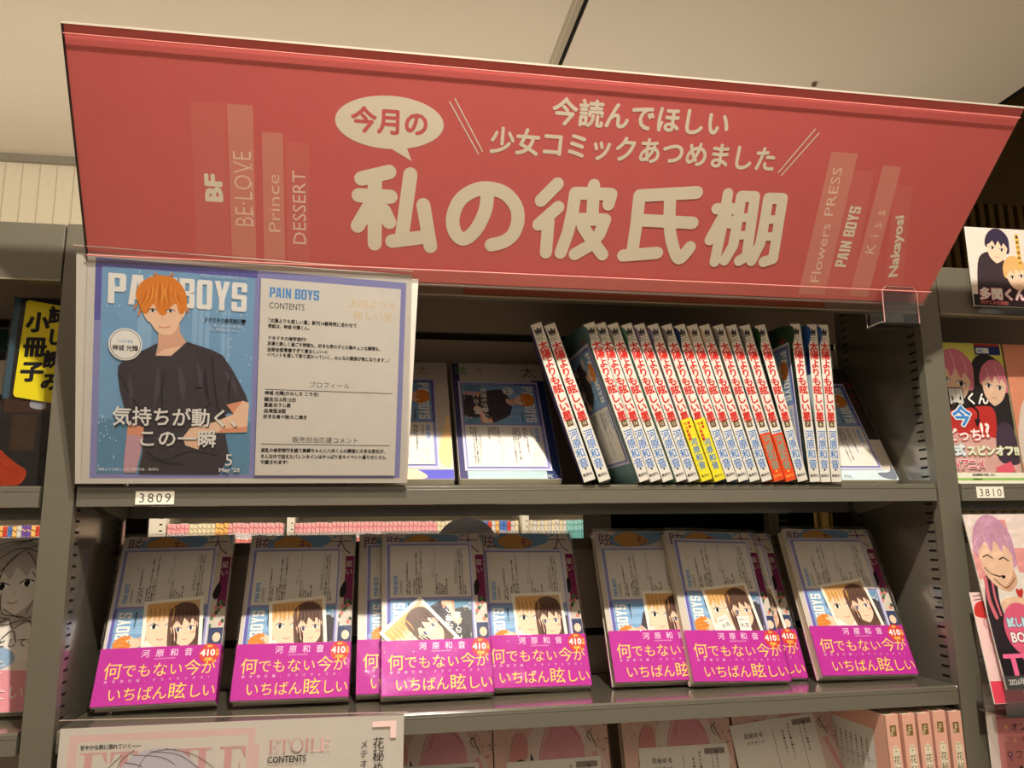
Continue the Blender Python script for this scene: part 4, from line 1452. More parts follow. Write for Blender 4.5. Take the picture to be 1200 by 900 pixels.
def pink_face_meshes():
    w, h, T = 0.128, 0.182, 0.015
    c = Canvas()
    c.rect(0.4, 0.4, 127.6, 181.6, SALM2)
    rr = random.Random(5)
    for i in range(46):
        x, y = rr.choice(((rr.uniform(2, 34), rr.uniform(150, 180)), (rr.uniform(94, 126), rr.uniform(140, 180))))
        c.ell(x, y, rr.uniform(0.6, 1.6), rr.uniform(0.6, 1.6), (M((176, 132, 96), 0.45, var=0.0), M((206, 150, 128), 0.45, var=0.0), M((150, 112, 84), 0.45, var=0.0))[i % 3], 6)
    c.blob([(34, 120), (40, 160), (66, 181), (92, 172), (118, 140), (126, 110), (126, 60), (30, 60)], M((228, 208, 198), 0.45, 0, 0.05))
    c.blob([(50, 130), (60, 164), (74, 176), (92, 164), (100, 140), (92, 110), (60, 110)], M((222, 160, 168), 0.45, 0, 0.08, 60.0))
    c.stroke([(46, 122), (58, 164), (76, 174), (96, 154)], 0.9, M((190, 100, 112), 0.45, var=0.0), 6)
    c.stroke([(60, 150), (70, 172), (84, 168)], 0.6, M((190, 100, 112), 0.45, var=0.0), 6)
    c.stroke([(108, 150), (104, 156), (107, 160), (110, 152), (114, 144)], 0.8, INK, 5)
    c.blob([(18, 134), (22, 158), (34, 160), (36, 138)], M((216, 150, 146), 0.45, 0, 0.05))
    c.blob([(16, 128), (28, 136), (38, 132), (40, 142), (44, 120), (20, 118)], M((70, 56, 74), 0.45, 0, 0.05), 4)
    c.stroke([(110, 140), (127, 100)], 6, M((226, 170, 172), 0.45, 0, 0.05), cap=False)
    m_ = MB()
    m_.box(0, 0, 0, w, 0.0005, h, SALM2)
    m_.box(0, T - 0.0005, 0, w, T, h, SALM2)
    m_.box(w - 0.0005, 0, 0, w, T, h, SALM)
    m_.canvas(c.trimmed(128, 182), front, 0.02, 0.012)
    p = MB()
    p.box(0.0012, 0.0006, 0.0012, w - 0.0008, T - 0.0006, h - 0.0012, CREAM)
    q = MB()
    q.box(-0.0012, -0.0016, -0.0010, w + 0.0014, T + 0.0014, h + 0.0016, WRAP)
    i = MB()
    i.box(0, -0.0003, 0, 0.104, 0, 0.142, PAPER)
    k = Canvas()
    k.text('花秘める', 14, 126, 6, INK, bold=0.01)
    k.text('メテオール', 16, 119, 4.4, INK)
    k.vtext('花の国の王子と', 62, 128, 3, 3.6, INK, bold=0.02)
    k.vtext('甘やかな熱に溺れていく', 70, 134, 3, 3.6, INK, bold=0.02)
    k.vtext('描きおろし特典つき', 90, 134, 3, 3.6, INK, bold=0.02)
    k.rect(84, 40, 84.4, 138, INK)
    k.rect(50, 40, 50.4, 132, INK)
    k.rrect(76, 132, 100, 138, 1, M((150, 140, 132), 0.5, var=0.0))
    i.canvas(k, front, 0.32, 0.01)
    return m_.mesh('cover'), p.mesh('pages'), q.mesh('shrink_wrap'), i.mesh('insert_leaflet')


PF = pink_face_meshes()
PLAB = ['pink wrapped comic facing out beside the ETOILE sheet, under the lower shelf',
        'pink wrapped comic facing out under the lower shelf, left of the narrow dark gap',
        'pink wrapped comic facing out under the lower shelf, right of the narrow dark gap',
        'pink wrapped comic facing out whose white insert is crumpled and tilted',
        'pink wrapped comic facing out behind the row of salmon spines']
for i, (x, ix, iz, ir) in enumerate(((0.2790, 8, -6, 0), (0.4080, 14, -8, 0.5), (0.5525, 16, -2, 0), (0.6830, 8, 16, 5), (0.8135, 12, 4, 1))):
    lean = 14
    w_ = 0.0164
    t_ = thing('comic_book', PLAB[i], 'book', group='pink comics facing out under the lower shelf')
    yy = 0.062 if i < 4 else 0.1285
    if i == 4:
        lean = 4
        x = 0.7700
    t_.matrix_world = Matrix.Translation((x, yy, ZB + w_ * math.sin(R(lean)) + 0.0012)) @ Matrix.Rotation(R(-lean), 4, 'X')
    link_mesh('cover', PF[0], t_)
    link_mesh('pages', PF[1], t_)
    link_mesh('insert_leaflet', PF[3], t_, (ix / 1000, -0.0009, iz / 1000), (0, R(-ir), 0))
    link_mesh('shrink_wrap', PF[2], t_)


def pink_spine_meshes():
    w, h, D = 0.0152, 0.183, 0.128
    s = Canvas()
    s.rect(0.2, 0.2, 15.0, 182.8, SALM)
    s.rect(4.2, 161.5, 11.4, 172.5, GOLDL)
    s.text('F', 8.0, 163.8, 9.5, CREAML, bold=-0.006, align='c')
    s.stroke([(5.2, 165.5), (5.4, 163.0), (7.2, 162.8)], 0.7, CREAML, 4)
    s.rrect(4.6, 60, 12.6, 150, 1.2, CREAML)
    s.ell(8.4, 149.6, 3.2, 3.2, CREAML, 16)
    for dx in (-1.7, 0, 1.7):
        s.ell(8.4 + dx, 150.4 - abs(dx) * 0.0, 0.45, 0.7, GOLDL, 8)
    s.poly([(7.4, 147.6), (9.4, 147.6), (8.4, 146.0)], GOLDL)
    s.vtext('花秘める', 8.6, 138.5, 8.6, 10.6, M((120, 96, 70), 0.45, var=0.0))
    s.vtext('メテオール', 8.6, 94, 6, 7, M((120, 96, 70), 0.45, var=0.0))
    m_ = MB()
    m_.box(0, 0, 0, w, 0.0006, h, SALM)
    m_.box(0, 0, 0, 0.0005, D, h, SALM)
    m_.box(w - 0.0005, 0, 0, w, D, h, SALM)
    m_.canvas(s, front, 0.02, 0.012)
    c = Canvas()
    c.rect(8, 20, 104, 164, PAPER)
    for i in range(7):
        c.vtext('花秘めるメテオール', 30 + i * 10, 150, 3, 3.6, INK, bold=0.02)
    c.rect(8, 130, 104, 130.5, M((180, 170, 165), 0.5, var=0.0))
    m_.canvas(c, lambda x, y, hh: (-hh / 1000, (128 - x) / 1000, y / 1000), 0.02, 0.012)
    p = MB()
    p.box(0.0005, 0.0007, 0.0012, w - 0.0005, D - 0.0015, h - 0.0012, CREAM)
    q = MB()
    q.box(-0.0006, -0.0010, -0.0008, w + 0.0006, D + 0.001, h + 0.0012, WRAP)
    return m_.mesh('cover'), p.mesh('pages'), q.mesh('shrink_wrap')


PS = pink_spine_meshes()
for i, (x, y, z, ln) in enumerate(((0.8105, -0.004, 0, 1.5), (0.8288, -0.004, 0, 1.2), (0.8462, -0.004, 0, 1.0), (0.8630, -0.004, 0.0012, 0.6), (0.8806, -0.004, 0, 0.3))):
    b_ = thing('comic_book', 'salmon-spined comic with gold square mark, %s in the row from the right upright' % ORD[4 - i], 'book',
               (x, y, ZB + 0.0012 + z), (0, R(-ln), 0), 'salmon-spined comics under the lower shelf')
    for nm, me in zip(('cover', 'pages', 'shrink_wrap'), PS):
        link_mesh(nm, me, b_)

# ------------------------------------------------------------------ right-hand bay
PKH, PKH2 = M((222, 128, 150), 0.45, 0, 0.12, 120.0), M((240, 186, 196), 0.45, 0, 0.05)
LPK = M((208, 158, 188), 0.45, 0, 0.12, 120.0)
HOOD = M((50, 44, 46), 0.5, 0, 0.1)
LIME = M((226, 220, 110), 0.45, 0, 0.06)
BLUET = M((70, 140, 214), 0.45, var=0.0)
REDB = M((206, 60, 56), 0.45, 0, 0.05)
SALC = M((238, 160, 128), 0.45, 0, 0.05)


def simple_comic(name, label, loc, lean, cv, base, w=0.113, h=0.178, T=0.012, group=None, roll=0.0, wrap=True, yaw=0.0):
    t_ = thing(name, label, 'book', group=group)
    t_.matrix_world = Matrix.Translation((loc[0], loc[1], loc[2] + (T + 0.0014) * math.sin(R(max(lean, 0))) + 0.0012)) @ Matrix.Rotation(R(yaw), 4, 'Z') @ Matrix.Rotation(R(-lean), 4, 'X') @ Matrix.Rotation(R(roll), 4, 'Y')
    m_ = MB()
    m_.box(0, 0, 0, w, 0.0005, h, base)
    m_.box(0, T - 0.0005, 0, w, T, h, base)
    m_.box(w - 0.0005, 0, 0, w, T, h, base)
    m_.canvas(cv.trimmed(w * 1000, h * 1000), front, 0.02, 0.012)
    m_.build('cover', t_)
    p = MB()
    p.box(0.0012, 0.0006, 0.0012, w - 0.0008, T - 0.0006, h - 0.0012, CREAM)
    p.build('pages', t_)
    if wrap:
        q = MB()
        q.box(-0.001, -0.0014, -0.001, w + 0.001, T + 0.001, h + 0.0014, WRAP)
        q.build('shrink_wrap', t_)
    return t_


def outlined(c, s, x, y, size, fill, edge, g=0.05, **k):
    c.text(s, x, y, size, edge, bold=g + 0.04, **k)
    c.lift()
    c.text(s, x, y, size, fill, bold=0.03, **k)


def hair_lines(c, pts, w, mat):
    for q in pts:
        c.stroke(q, w, mat, 4)


c = Canvas()
c.rect(0.3, 0.3, 112.7, 177.7, LIME)
c.blob([(64, 70), (62, 130), (70, 156), (86, 164), (102, 158), (112, 140), (112, 60)], HOOD)
c.blob([(20, 100), (30, 116), (56, 120), (70, 100), (70, 70), (20, 70)], HOOD)
manga_face(c, 38, 128, 44, 56, SKIN, PKH, rot=-14, hair2=PKH)
manga_face(c, 94, 122, 32, 46, SKIN, PKH, rot=-10, hair2=PKH)
hair_lines(c, [((24, 166), (28, 150), (26, 136)), ((38, 168), (42, 152), (40, 138)), ((52, 162), (58, 148), (56, 134)), ((86, 146), (88, 136), (86, 128)), ((98, 148), (102, 138), (102, 128))], 1.1, PKH2)
c.rrect(74, 163, 110, 175, 1, M((40, 52, 112), 0.45, 0, 0.05))
c.rrect(76, 165, 94, 172, 1, WHITEINK)
c.text('MC', 78, 166.2, 5.4, BLUET, bold=0.04)
c.rect(74, 174.4, 110, 177.4, REDB)
c.blob([(14, 40), (16, 84), (40, 92), (84, 96), (88, 70), (80, 40)], REDB)
c.blob([(10, 2), (14, 58), (60, 60), (96, 52), (112, 30), (112, 2)], M((236, 188, 180), 0.45, 0, 0.06))
c.blob([(84, 30), (88, 70), (104, 76), (112, 60), (112, 26)], M((84, 66, 84), 0.45, 0, 0.08))
outlined(c, '多', 4, 102, 21, WHITEINK, INK)
outlined(c, '聞', 27, 101, 21, WHITEINK, INK)
outlined(c, 'くん', 50, 100, 16, WHITEINK, INK)
outlined(c, '今', 28, 74, 26, BLUET, WHITEINK)
c.stroke([(56, 98), (64, 90), (62, 78)], 2.2, INK, 4)
c.poly([(58, 80), (66, 80), (60, 70)], INK)
outlined(c, 'どっち', 14, 54, 17, WHITEINK, REDB)
outlined(c, '!?', 62, 58, 24, WHITEINK, REDB)
outlined(c, '公式', 8, 36, 15, WHITEINK, M((150, 190, 206), 0.45, var=0.0))
outlined(c, 'スピンオフ!!', 40, 36, 13, WHITEINK, M((190, 200, 130), 0.45, var=0.0), fit=72)
outlined(c, 'TVアニメ', 14, 19, 14, M((222, 84, 106), 0.45, var=0.0), WHITEINK, fit=48)
c.poly([(76, 20), (98, 28), (102, 16), (80, 9)], M((226, 96, 116), 0.45, 0, 0.05))
c.vtext('多門うすた', 112, 80, 0.1, 0.1, INK)
c.rect(0.3, 0.3, 112.7, 14, M((238, 236, 214), 0.45, 0, 0.03))
c.rect(0.3, 4.5, 112.7, 7.5, M((150, 196, 100), 0.45, 0, 0.05))
c.text('放送開始!お楽しみに', 42, 10, 3.4, INK, bold=0.03)
c.text('好評発売中', 42, 4.8, 2.6, INK, bold=0.02)
simple_comic('comic_book', 'comic with two pink-haired boys on a lime cover, above the 3810 label', (0.9445, 0.052, 0), 3, c, LIME, group='comics facing out in the bay with the 3810 label')
c = Canvas()
c.rect(0.3, 0.3, 112.7, 177.7, SALC)
c.blob([(2, 20), (6, 80), (24, 112), (60, 118), (90, 90), (110, 20)], M((238, 224, 212), 0.45, 0, 0.05))
c.blob([(18, 100), (26, 122), (44, 124), (46, 104)], SKIN2)
manga_face(c, 52, 132, 40, 50, SKIN, M((160, 120, 110), 0.45, 0, 0.1), hair2=M((160, 120, 110), 0.45, 0, 0.1))
c.blob([(10, 2), (8, 26), (22, 40), (34, 34), (36, 2)], PKH2)
c.ell(28, 46, 14, 8, M((176, 206, 130), 0.45, 0, 0.05))
simple_comic('comic_book', 'comic with a salmon cover cut by the edge, beside the lime cover', (1.0605, 0.052, 0), 3, c, SALC, group='comics facing out in the bay with the 3810 label')

# promotional card standing against the header
c = Canvas()
c.rect(0.3, 0.3, 149.7, 97.7, M((226, 216, 206), 0.45, 0, 0.05))
c.blob([(6, 10), (14, 60), (40, 66), (60, 40), (80, 52), (120, 50), (149, 60), (149, 2), (4, 2)], M((62, 50, 56), 0.45, 0, 0.1))
manga_face(c, 40, 72, 26, 34, SKIN, M((58, 48, 72), 0.45, 0, 0.1), rot=-10, hair2=M((58, 48, 72), 0.45, 0, 0.1))
manga_face(c, 62, 38, 26, 34, SKIN, BLOND, rot=8, hair2=BLOND)
manga_face(c, 100, 66, 26, 34, SKIN, LPK, rot=4, hair2=LPK)
c.rect(66, 50, 71, 92, M((236, 190, 90), 0.45, 0, 0.04))
c.vtext('最新刊発売中', 68.5, 88, 4.2, 6.6, INK, bold=0.02)
c.rect(0.3, 0.3, 149.7, 14, M((40, 32, 36), 0.45, 0, 0.05))
outlined(c, '多聞くん今どっち!?', 8, 9.5, 15, WHITEINK, M((216, 130, 150), 0.45, var=0.0), fit=136)
c.text('TVアニメ化決定!', 8, 2.4, 5, M((236, 130, 140), 0.45, var=0.0), bold=0.03)
t = thing('promotional_card', 'small illustrated card of dark and blond haired boys, standing behind the sign\'s slanted end', 'card', (0.968, -0.0075, 0.2075))
mb = MB()
mb.box(0, 0, 0, 0.15, 0.0012, 0.098, PAPER)
mb.canvas(c.trimmed(150, 98), front, 0.03, 0.012)
mb.build('printed_card', t)
mb = MB()
mb.slab([(0.01, 0.0012, -0.008), (0.14, 0.0012, -0.008), (0.14, 0.0012, 0.05), (0.01, 0.0012, 0.05)], (0, 0.0054, 0), ACRYLIC)
mb.build('clear_backing', t)

# leaflets in a clear holder
c = Canvas()
c.rect(0.3, 0.3, 127.7, 181.7, M((244, 228, 222), 0.45, 0, 0.03))
for ix_ in range(4):
    for iy_ in range(3):
        if (ix_ + iy_) % 2:
            c.rect(ix_ * 32 + 0.3, 80 + iy_ * 32, min(127.7, ix_ * 32 + 32), 112 + iy_ * 32, M((238, 166, 164), 0.45, 0, 0.04))
c.blob([(14, 40), (10, 96), (24, 122), (48, 120), (84, 112), (100, 80), (100, 40)], M((240, 234, 226), 0.45, 0, 0.03))
c.blob([(4, 30), (6, 84), (16, 116), (30, 118), (26, 84), (34, 40)], M((52, 42, 50), 0.45, 0, 0.05))
c.stroke([(14, 112), (12, 90), (16, 72)], 5, M((226, 120, 136), 0.45, 0, 0.05), 5)
c.stroke([(23, 114), (21, 92), (23, 74)], 3, M((226, 120, 136), 0.45, 0, 0.05), 5)
c.blob([(28, 124), (30, 104), (44, 98), (58, 108), (54, 124)], SKINSH)
manga_face(c, 36, 134, 46, 62, SKIN, LPK, rot=-8, hair2=LPK, closed=True)
hair_lines(c, [((14, 168), (12, 150), (16, 138)), ((28, 174), (26, 158), (30, 144)), ((42, 172), (44, 156), (42, 144)), ((54, 164), (58, 150), (56, 138))], 0.8, PKH2)
c.stroke([(16, 124), (26, 116), (40, 114)], 0.8, INK, 4)
c.ell(40, 113.5, 2.8, 1.8, INK, 12)
c.stroke([(26, 112), (40, 102), (56, 112)], 1.0, GOLDL, 5)
c.blob([(56, 90), (52, 97), (54, 101), (57, 99), (60, 101), (62, 97)], REDB, 4)
c.blob([(26, 84), (40, 92), (70, 88), (90, 74), (70, 66), (40, 70)], SKIN)
for i in range(28):
    c.ell(20 + (i * 17 % 34), 60 + (i * 11 % 22), 1.6, 1.4, (INK, WHITEINK)[i % 2], 6)
c.rect(0.3, 0.3, 127.7, 40, M((40, 34, 38), 0.45, 0, 0.05))
c.ell(47, 59, 25, 27, M((236, 108, 144), 0.45, 0, 0.04), 40)
outlined(c, '試し読み', 27, 62, 10.5, M((206, 236, 244), 0.45, var=0.0), M((70, 130, 170), 0.45, var=0.0), fit=42)
outlined(c, 'BOOK', 27, 46, 14, WHITEINK, M((170, 60, 100), 0.45, var=0.0), fit=42)
c.text('TV', 10, 14, 29, M((240, 110, 156), 0.45, var=0.0), bold=0.03, fit=50)
c.text('アニメ', 62, 16, 18, M((240, 110, 156), 0.45, var=0.0), bold=0.03)
c.text('2026年放送', 9, 4.6, 7.6, WHITEINK, bold=0.025)
t = thing('leaflet', 'trial-reading leaflet with a lilac-haired boy wearing a headset, in the clear holder', 'leaflet', group='leaflets in the clear holder')
t.matrix_world = Matrix.Translation((0.9185, -0.0455, -0.2135)) @ Matrix.Rotation(R(-11.0), 4, 'X')
mb = MB()
mb.box(0, 0, 0, 0.128, 0.0012, 0.182, PAPER)
c2 = Canvas()
c2.rect(0.3, 0.3, 127.7, 181.7, M((244, 228, 222), 0.45, 0, 0.03))
c2.rect(100, 0.3, 127.7, 40, M((40, 34, 38), 0.45, 0, 0.05))
c2.sub(c, lambda x, y: (max(0.3, x * 0.86 - 4), y))
mb.canvas(c2.trimmed(128, 182), front, 0.03, 0.012)
mb.build('front_page', t)
mb = MB()
mb.box(-0.001, -0.0012, -0.001, 0.130, 0.0022, 0.184, WRAP)
mb.build('clear_pouch', t)
c = Canvas()
c.rect(0.3, 0.3, 127.7, 111.7, M((240, 206, 204), 0.45, 0, 0.04))
c.rect(0.3, 0.3, 127.7, 22, M((228, 72, 96), 0.45, 0, 0.04))
c.text('BOOK', 36, 5, 18, M((246, 226, 150), 0.45, var=0.0), bold=0.05)
c.ring(22, 66, 11, 12, 2.4, M((228, 150, 160), 0.45, var=0.0))
c.ring(14, 80, 6, 7, 1.8, M((228, 150, 160), 0.45, var=0.0))
c.blob([(0.5, 88), (4, 100), (16, 102), (18, 86)], REDB)
for i in range(2):
    c.stroke([(3, 104 + 4 * i), (12, 105 + 4 * i)], 1.0, M((120, 90, 90), 0.45, var=0.0))
t = thing('leaflet', 'pink leaflet with a red foot peeking out behind the trial-reading leaflet', 'leaflet', group='leaflets in the clear holder')
t.matrix_world = Matrix.Translation((0.9105, -0.0365, -0.2285)) @ Matrix.Rotation(R(-9.5), 4, 'X')
mb = MB()
mb.box(0, 0, 0, 0.128, 0.0012, 0.112, PAPER)
mb.canvas(c.trimmed(128, 112), front, 0.03, 0.012)
mb.build('front_page', t)
t = thing('leaflet_holder', 'clear acrylic holder carrying two leaflets in front of the shelf lip', 'holder', (0.906, -0.058, -0.2375))
mb = MB()
mb.box(0, 0, 0, 0.142, 0.0016, 0.040, ACRYLIC)
mb.build('front_plate', t)
mb = MB()
mb.box(0, 0.0016, 0, 0.142, 0.040, 0.0016, ACRYLIC)
mb.build('base_tray', t)
mb = MB()
mb.box(0, 0.038, 0.0016, 0.142, 0.0396, 0.034, ACRYLIC)
mb.build('back_plate', t)
for xx in (0.03, 0.10):
    mb = MB()
    mb.prism([(0.0396, 0.012), (0.0396, 0.020), (0.0575, 0.020), (0.0575, 0.006), (0.0560, 0.006), (0.0560, 0.0185), (0.041, 0.0185), (0.041, 0.012)], 'x', xx, xx + 0.014, ACRYLIC)
    mb.build('hook', t)

# pink pop card below the holder
c = Canvas()
c.rect(0.3, 0.3, 149.7, 147.7, M((244, 232, 226), 0.5, 0, 0.03))
c.rect(11, 0.3, 149.7, 147.7, M((226, 146, 150), 0.5, 0, 0.06, 12.0))
c.rect(11, 112, 149.7, 116, M((196, 112, 122), 0.5, 0, 0.05))
c.rect(11, 140, 149.7, 147.7, M((208, 150, 160), 0.5, 0, 0.05))
for x, y in ((22, 104), (20, 92), (31, 90)):
    c.poly([(x, y + 3), (x + 1, y + 0.6), (x + 2.4, y), (x + 1, y - 0.6), (x, y - 3), (x - 1, y - 0.6), (x - 2.4, y), (x - 1, y + 0.6)], M((244, 206, 150), 0.5, var=0.0))
c.text('オンのときも', 27, 100, 10, INK, bold=0.005)
c.text('もちろん', 39, 87.5, 9.4, INK, bold=0.0)
c.ring(23, 77, 3, 3, 1, M((70, 70, 150), 0.5, var=0.0))
c.stroke([(23, 74), (25, 70)], 1, M((70, 70, 150), 0.5, var=0.0))
c.text('ファンいちばん', 29, 72.5, 10, M((60, 60, 66), 0.5, var=0.0))
c.text('オフの顔', 24, 51, 17, INK, bold=0.05)
c.text('どっちが好き?', 26, 34, 12, INK, bold=0.02)
t = thing('pop_card', 'pink handwritten card hanging below the clear leaflet holder', 'card', (0.9165, -0.0145, -0.361))
mb = MB()
mb.box(0, 0, 0, 0.15, 0.0006, 0.148, PAPER)
mb.canvas(c, front, 0.03, 0.012)
mb.build('printed_card', t)
mb = MB()
mb.add([(-0.001, -0.0016, -0.001), (0.151, -0.0016, -0.001), (0.151, -0.0016, 0.150), (-0.001, -0.0016, 0.150)], [(0, 1, 2, 3)], SLEEVE)
mb.build('clear_sleeve', t)

# ------------------------------------------------------------------ left-hand bay
c = Canvas()
NAVYC = M((34, 30, 30), 0.45, 0, 0.2, 30.0)
c.rect(0.2, 0.2, 57.8, 189.8, NAVYC)
c.rect(0.2, 86, 6, 189, M((58, 82, 98), 0.45, 0, 0.08))
c.rect(3, 72, 57.8, 86, M((64, 40, 30), 0.45, 0, 0.2, 60.0))
c.rect(12, 34, 34, 70, M((58, 42, 28), 0.45, 0, 0.2, 60.0))
c.blob([(0.5, 10), (4, 34), (10, 30), (20, 22), (30, 14), (24, 1), (1, 1)], M((158, 54, 26), 0.45, 0, 0.3, 60.0), 4)
c.stroke([(2, 28), (10, 18), (24, 12)], 0.8, M((140, 40, 20), 0.45, var=0.0), 4)
c.blob([(26, 78), (30, 92), (38, 88), (40, 76)], M((150, 150, 160), 0.45, 0, 0.2, 80.0))
t = simple_comic('sample_booklet', 'dark sample booklet with a yellow sticker, standing against the left upright', (-0.0842, 0.030, 0), 3.5, c, NAVYC, w=0.058, h=0.190, T=0.006)
t['category'] = 'booklet'
c = Canvas()
c.vtext('小冊子', 11.5, 78, 21.5, 25.5, INK, bold=0.05)
c.vtext('試し読み', 29.5, 86, 18.5, 23.0, INK, bold=0.05)
c.vtext('ため', 37.2, 93, 3.6, 4.6, INK, bold=0.02)
c.vtext('よ', 37.2, 46, 3.6, 4.6, INK, bold=0.02)
mb = MB()
mb.prism([(0.0105, 0.090), (0.0125, 0.087), (0.054, 0.080), (0.0562, 0.083), (0.0572, 0.176), (0.055, 0.180), (0.014, 0.187), (0.012, 0.185)], 'y', -0.0024, -0.0020, M((206, 190, 30), 0.4, 0, 0.03))
mb.canvas(c, lambda x, y, h: ((x + 13.5) / 1000, -h / 1000, (y + 86) / 1000), 2.42, 0.01)
mb.build('yellow_sticker', t)

c = Canvas()
c.rect(0.3, 0.3, 112.7, 177.7, M((36, 40, 42), 0.45, 0, 0.2, 40.0))
c.rect(0.3, 150, 112.7, 177.7, M((34, 56, 58), 0.45, 0, 0.1))
c.rect(60, 100, 108, 140, M((190, 180, 168), 0.45, 0, 0.05))
c.blob([(90, 60), (94, 120), (112, 134), (112, 30), (96, 20)], M((150, 74, 44), 0.45, 0, 0.2, 60.0))
c.text('A', 84, 158, 12, M((150, 160, 160), 0.45, var=0.0))
simple_comic('comic_book', 'dark comic facing out, cut by the picture edge, behind the yellow-stickered booklet', (-0.201, 0.075, 0), 14, c, NAVYC)

PALEART, PALELINE = M((228, 222, 214), 0.45, 0, 0.03), M((66, 58, 56), 0.45, var=0.0)
c = Canvas()
c.rect(0.3, 0.3, 112.7, 177.7, PALEART)
c.poly([(0.3, 0.3), (112.7, 0.3), (112.7, 38), (0.3, 44)], M((224, 150, 162), 0.45, 0, 0.05, 20.0))
c.poly([(0.3, 44), (0.3, 62), (90, 50), (112.7, 46), (112.7, 38)], M((224, 214, 204), 0.45, 0, 0.05, 20.0))
c.blob([(2, 40), (4, 64), (40, 66), (84, 60), (90, 44), (50, 34)], M((150, 176, 206), 0.45, 0, 0.08, 20.0))
manga_face(c, 74, 126, 48, 62, PALEART, M((188, 180, 172), 0.45, 0, 0.08, 90.0), rot=8, long=True, hair2=M((196, 188, 180), 0.45, 0, 0.08, 90.0))
for q in (((44, 120), (50, 150), (70, 166), (96, 158)), ((50, 112), (58, 96), (76, 90)), ((88, 140), (98, 120), (92, 96)), ((70, 160), (64, 150), (56, 140)), ((78, 162), (88, 150), (92, 138)), ((58, 120), (62, 150), (84, 168), (108, 160)), ((64, 116), (70, 96), (90, 92)), ((70, 100), (90, 90), (110, 96)), ((52, 100), (70, 84), (92, 88), (110, 80)), ((60, 74), (76, 90), (84, 80), (96, 88), (104, 74)),
          ((66, 170), (84, 176), (104, 170)), ((40, 160), (56, 172), (80, 174)), ((76, 70), (84, 78), (90, 66)), ((62, 150), (58, 130), (60, 112)), ((104, 150), (110, 130), (106, 110))):
    c.stroke(q, 0.9, PALELINE, 5)
c.text('できるとしても', 44, 62, 9.6, INK, fit=66)
c.text('君を', 54, 36, 17, WHITEINK, bold=-0.01)
c.text('愛したい', 46, 12, 16, WHITEINK, bold=-0.01)
simple_comic('comic_book', 'pale line-drawn comic with a blue and pink foot, left of the left upright', (-0.1585, 0.055, ZL), 25, c, PALEART, T=0.014)

# ------------------------------------------------------------------ rear aisle: bookcase full of spines, and a shopper
FARY = 1.70
t = thing('bookcase', 'pale bookcase across the next aisle, seen through the gap behind the magenta-banded comics', 'bookcase', (0, FARY, FLOOR_Z))
PALE = M((214, 206, 190), 0.5, 0, 0.04, name='pale_bookcase')
for px in (-1.30, -0.3525, 0.0335, 0.744, 1.10):
    mb = MB()
    w_ = 0.046 if px == -0.3525 else 0.021
    mb.box(px, 0, 0, px + w_, 0.22, 1.90, PALE)
    for i in range(14):
        mb.box(px + w_ * 0.62, -0.0006, 1.45 + i * 0.018, px + w_ * 0.80, 0.0004, 1.4535 + i * 0.018, SLOT)
    mb.build('upright', t)
for z in (0.06, 0.42, 0.75, 1.06, 1.366, 1.64, 1.88):
    mb = MB()
    mb.box(-1.30, 0.004, z - 0.02, 1.12, 0.21, z, PALE)
    mb.build('shelf_board', t)
mb = MB()
mb.box(-1.30, 0.21, 0, 1.12, 0.22, 1.90, PALE)
mb.build('back_panel', t)


def far_book(kind):
    w, h, D = 0.0116, 0.176, 0.112
    base, top, mid, low = {
        'pink': ((240, 226, 218), (232, 164, 164), (190, 70, 80), (222, 130, 122)), 'cream': ((238, 228, 200), (228, 214, 180), (150, 140, 110), (230, 214, 170)),
        'white': ((240, 236, 226), (216, 210, 200), (120, 120, 110), (226, 222, 210)), 'orange': ((232, 160, 70), (240, 190, 110), (120, 70, 40), (226, 140, 60)),
        'blue': ((206, 212, 226), (80, 120, 190), (60, 70, 120), (180, 196, 216)), 'teal': ((120, 190, 186), (150, 206, 200), (60, 120, 120), (110, 180, 176)),
        'red': ((226, 214, 206), (200, 70, 60), (160, 50, 40), (220, 200, 190)), 'violet': ((150, 120, 190), (110, 80, 160), (240, 200, 90), (160, 130, 190))}[kind]
    m_ = MB()
    b = M(base, 0.5, 0, 0.04)
    m_.box(0, 0, 0, w, 0.0006, h, b)
    m_.box(0, 0, 0, 0.0005, D, h, b)
    m_.box(w - 0.0005, 0, 0, w, D, h, b)
    m_.box(0.0005, 0.0006, 0.001, w - 0.0005, D - 0.001, h - 0.001, CREAM)
    c_ = Canvas()
    c_.rect(0.3, 147, 11.3, 175.6, M(top, 0.5, var=0.0))
    c_.poly([(0.6, 164), (0.6, 167), (10.8, 161), (10.8, 158)], M(mid, 0.5, var=0.0))
    for i in range(2):
        c_.rect(3.4, 141 - i * 5, 8.2, 144 - i * 5, M((96, 112, 140), 0.5, var=0.0))
    c_.rect(0.3, 0.4, 11.3, 130, M(low, 0.5, var=0.0))
    m_.canvas(c_, front, 0.03, 0.02)
    return m_.mesh('spine')


FARB = {k: far_book(k) for k in ('pink', 'cream', 'white', 'orange', 'blue', 'teal', 'red', 'violet')}
FLAB = {'pink': 'pink-headed comic spine in the next aisle', 'cream': 'cream comic spine in the next aisle', 'white': 'white comic spine in the next aisle',
        'orange': 'orange comic spine in the next aisle', 'blue': 'blue-headed comic spine in the next aisle', 'teal': 'teal comic spine in the next aisle',
        'red': 'red-headed comic spine in the next aisle', 'violet': 'violet comic spine in the next aisle'}


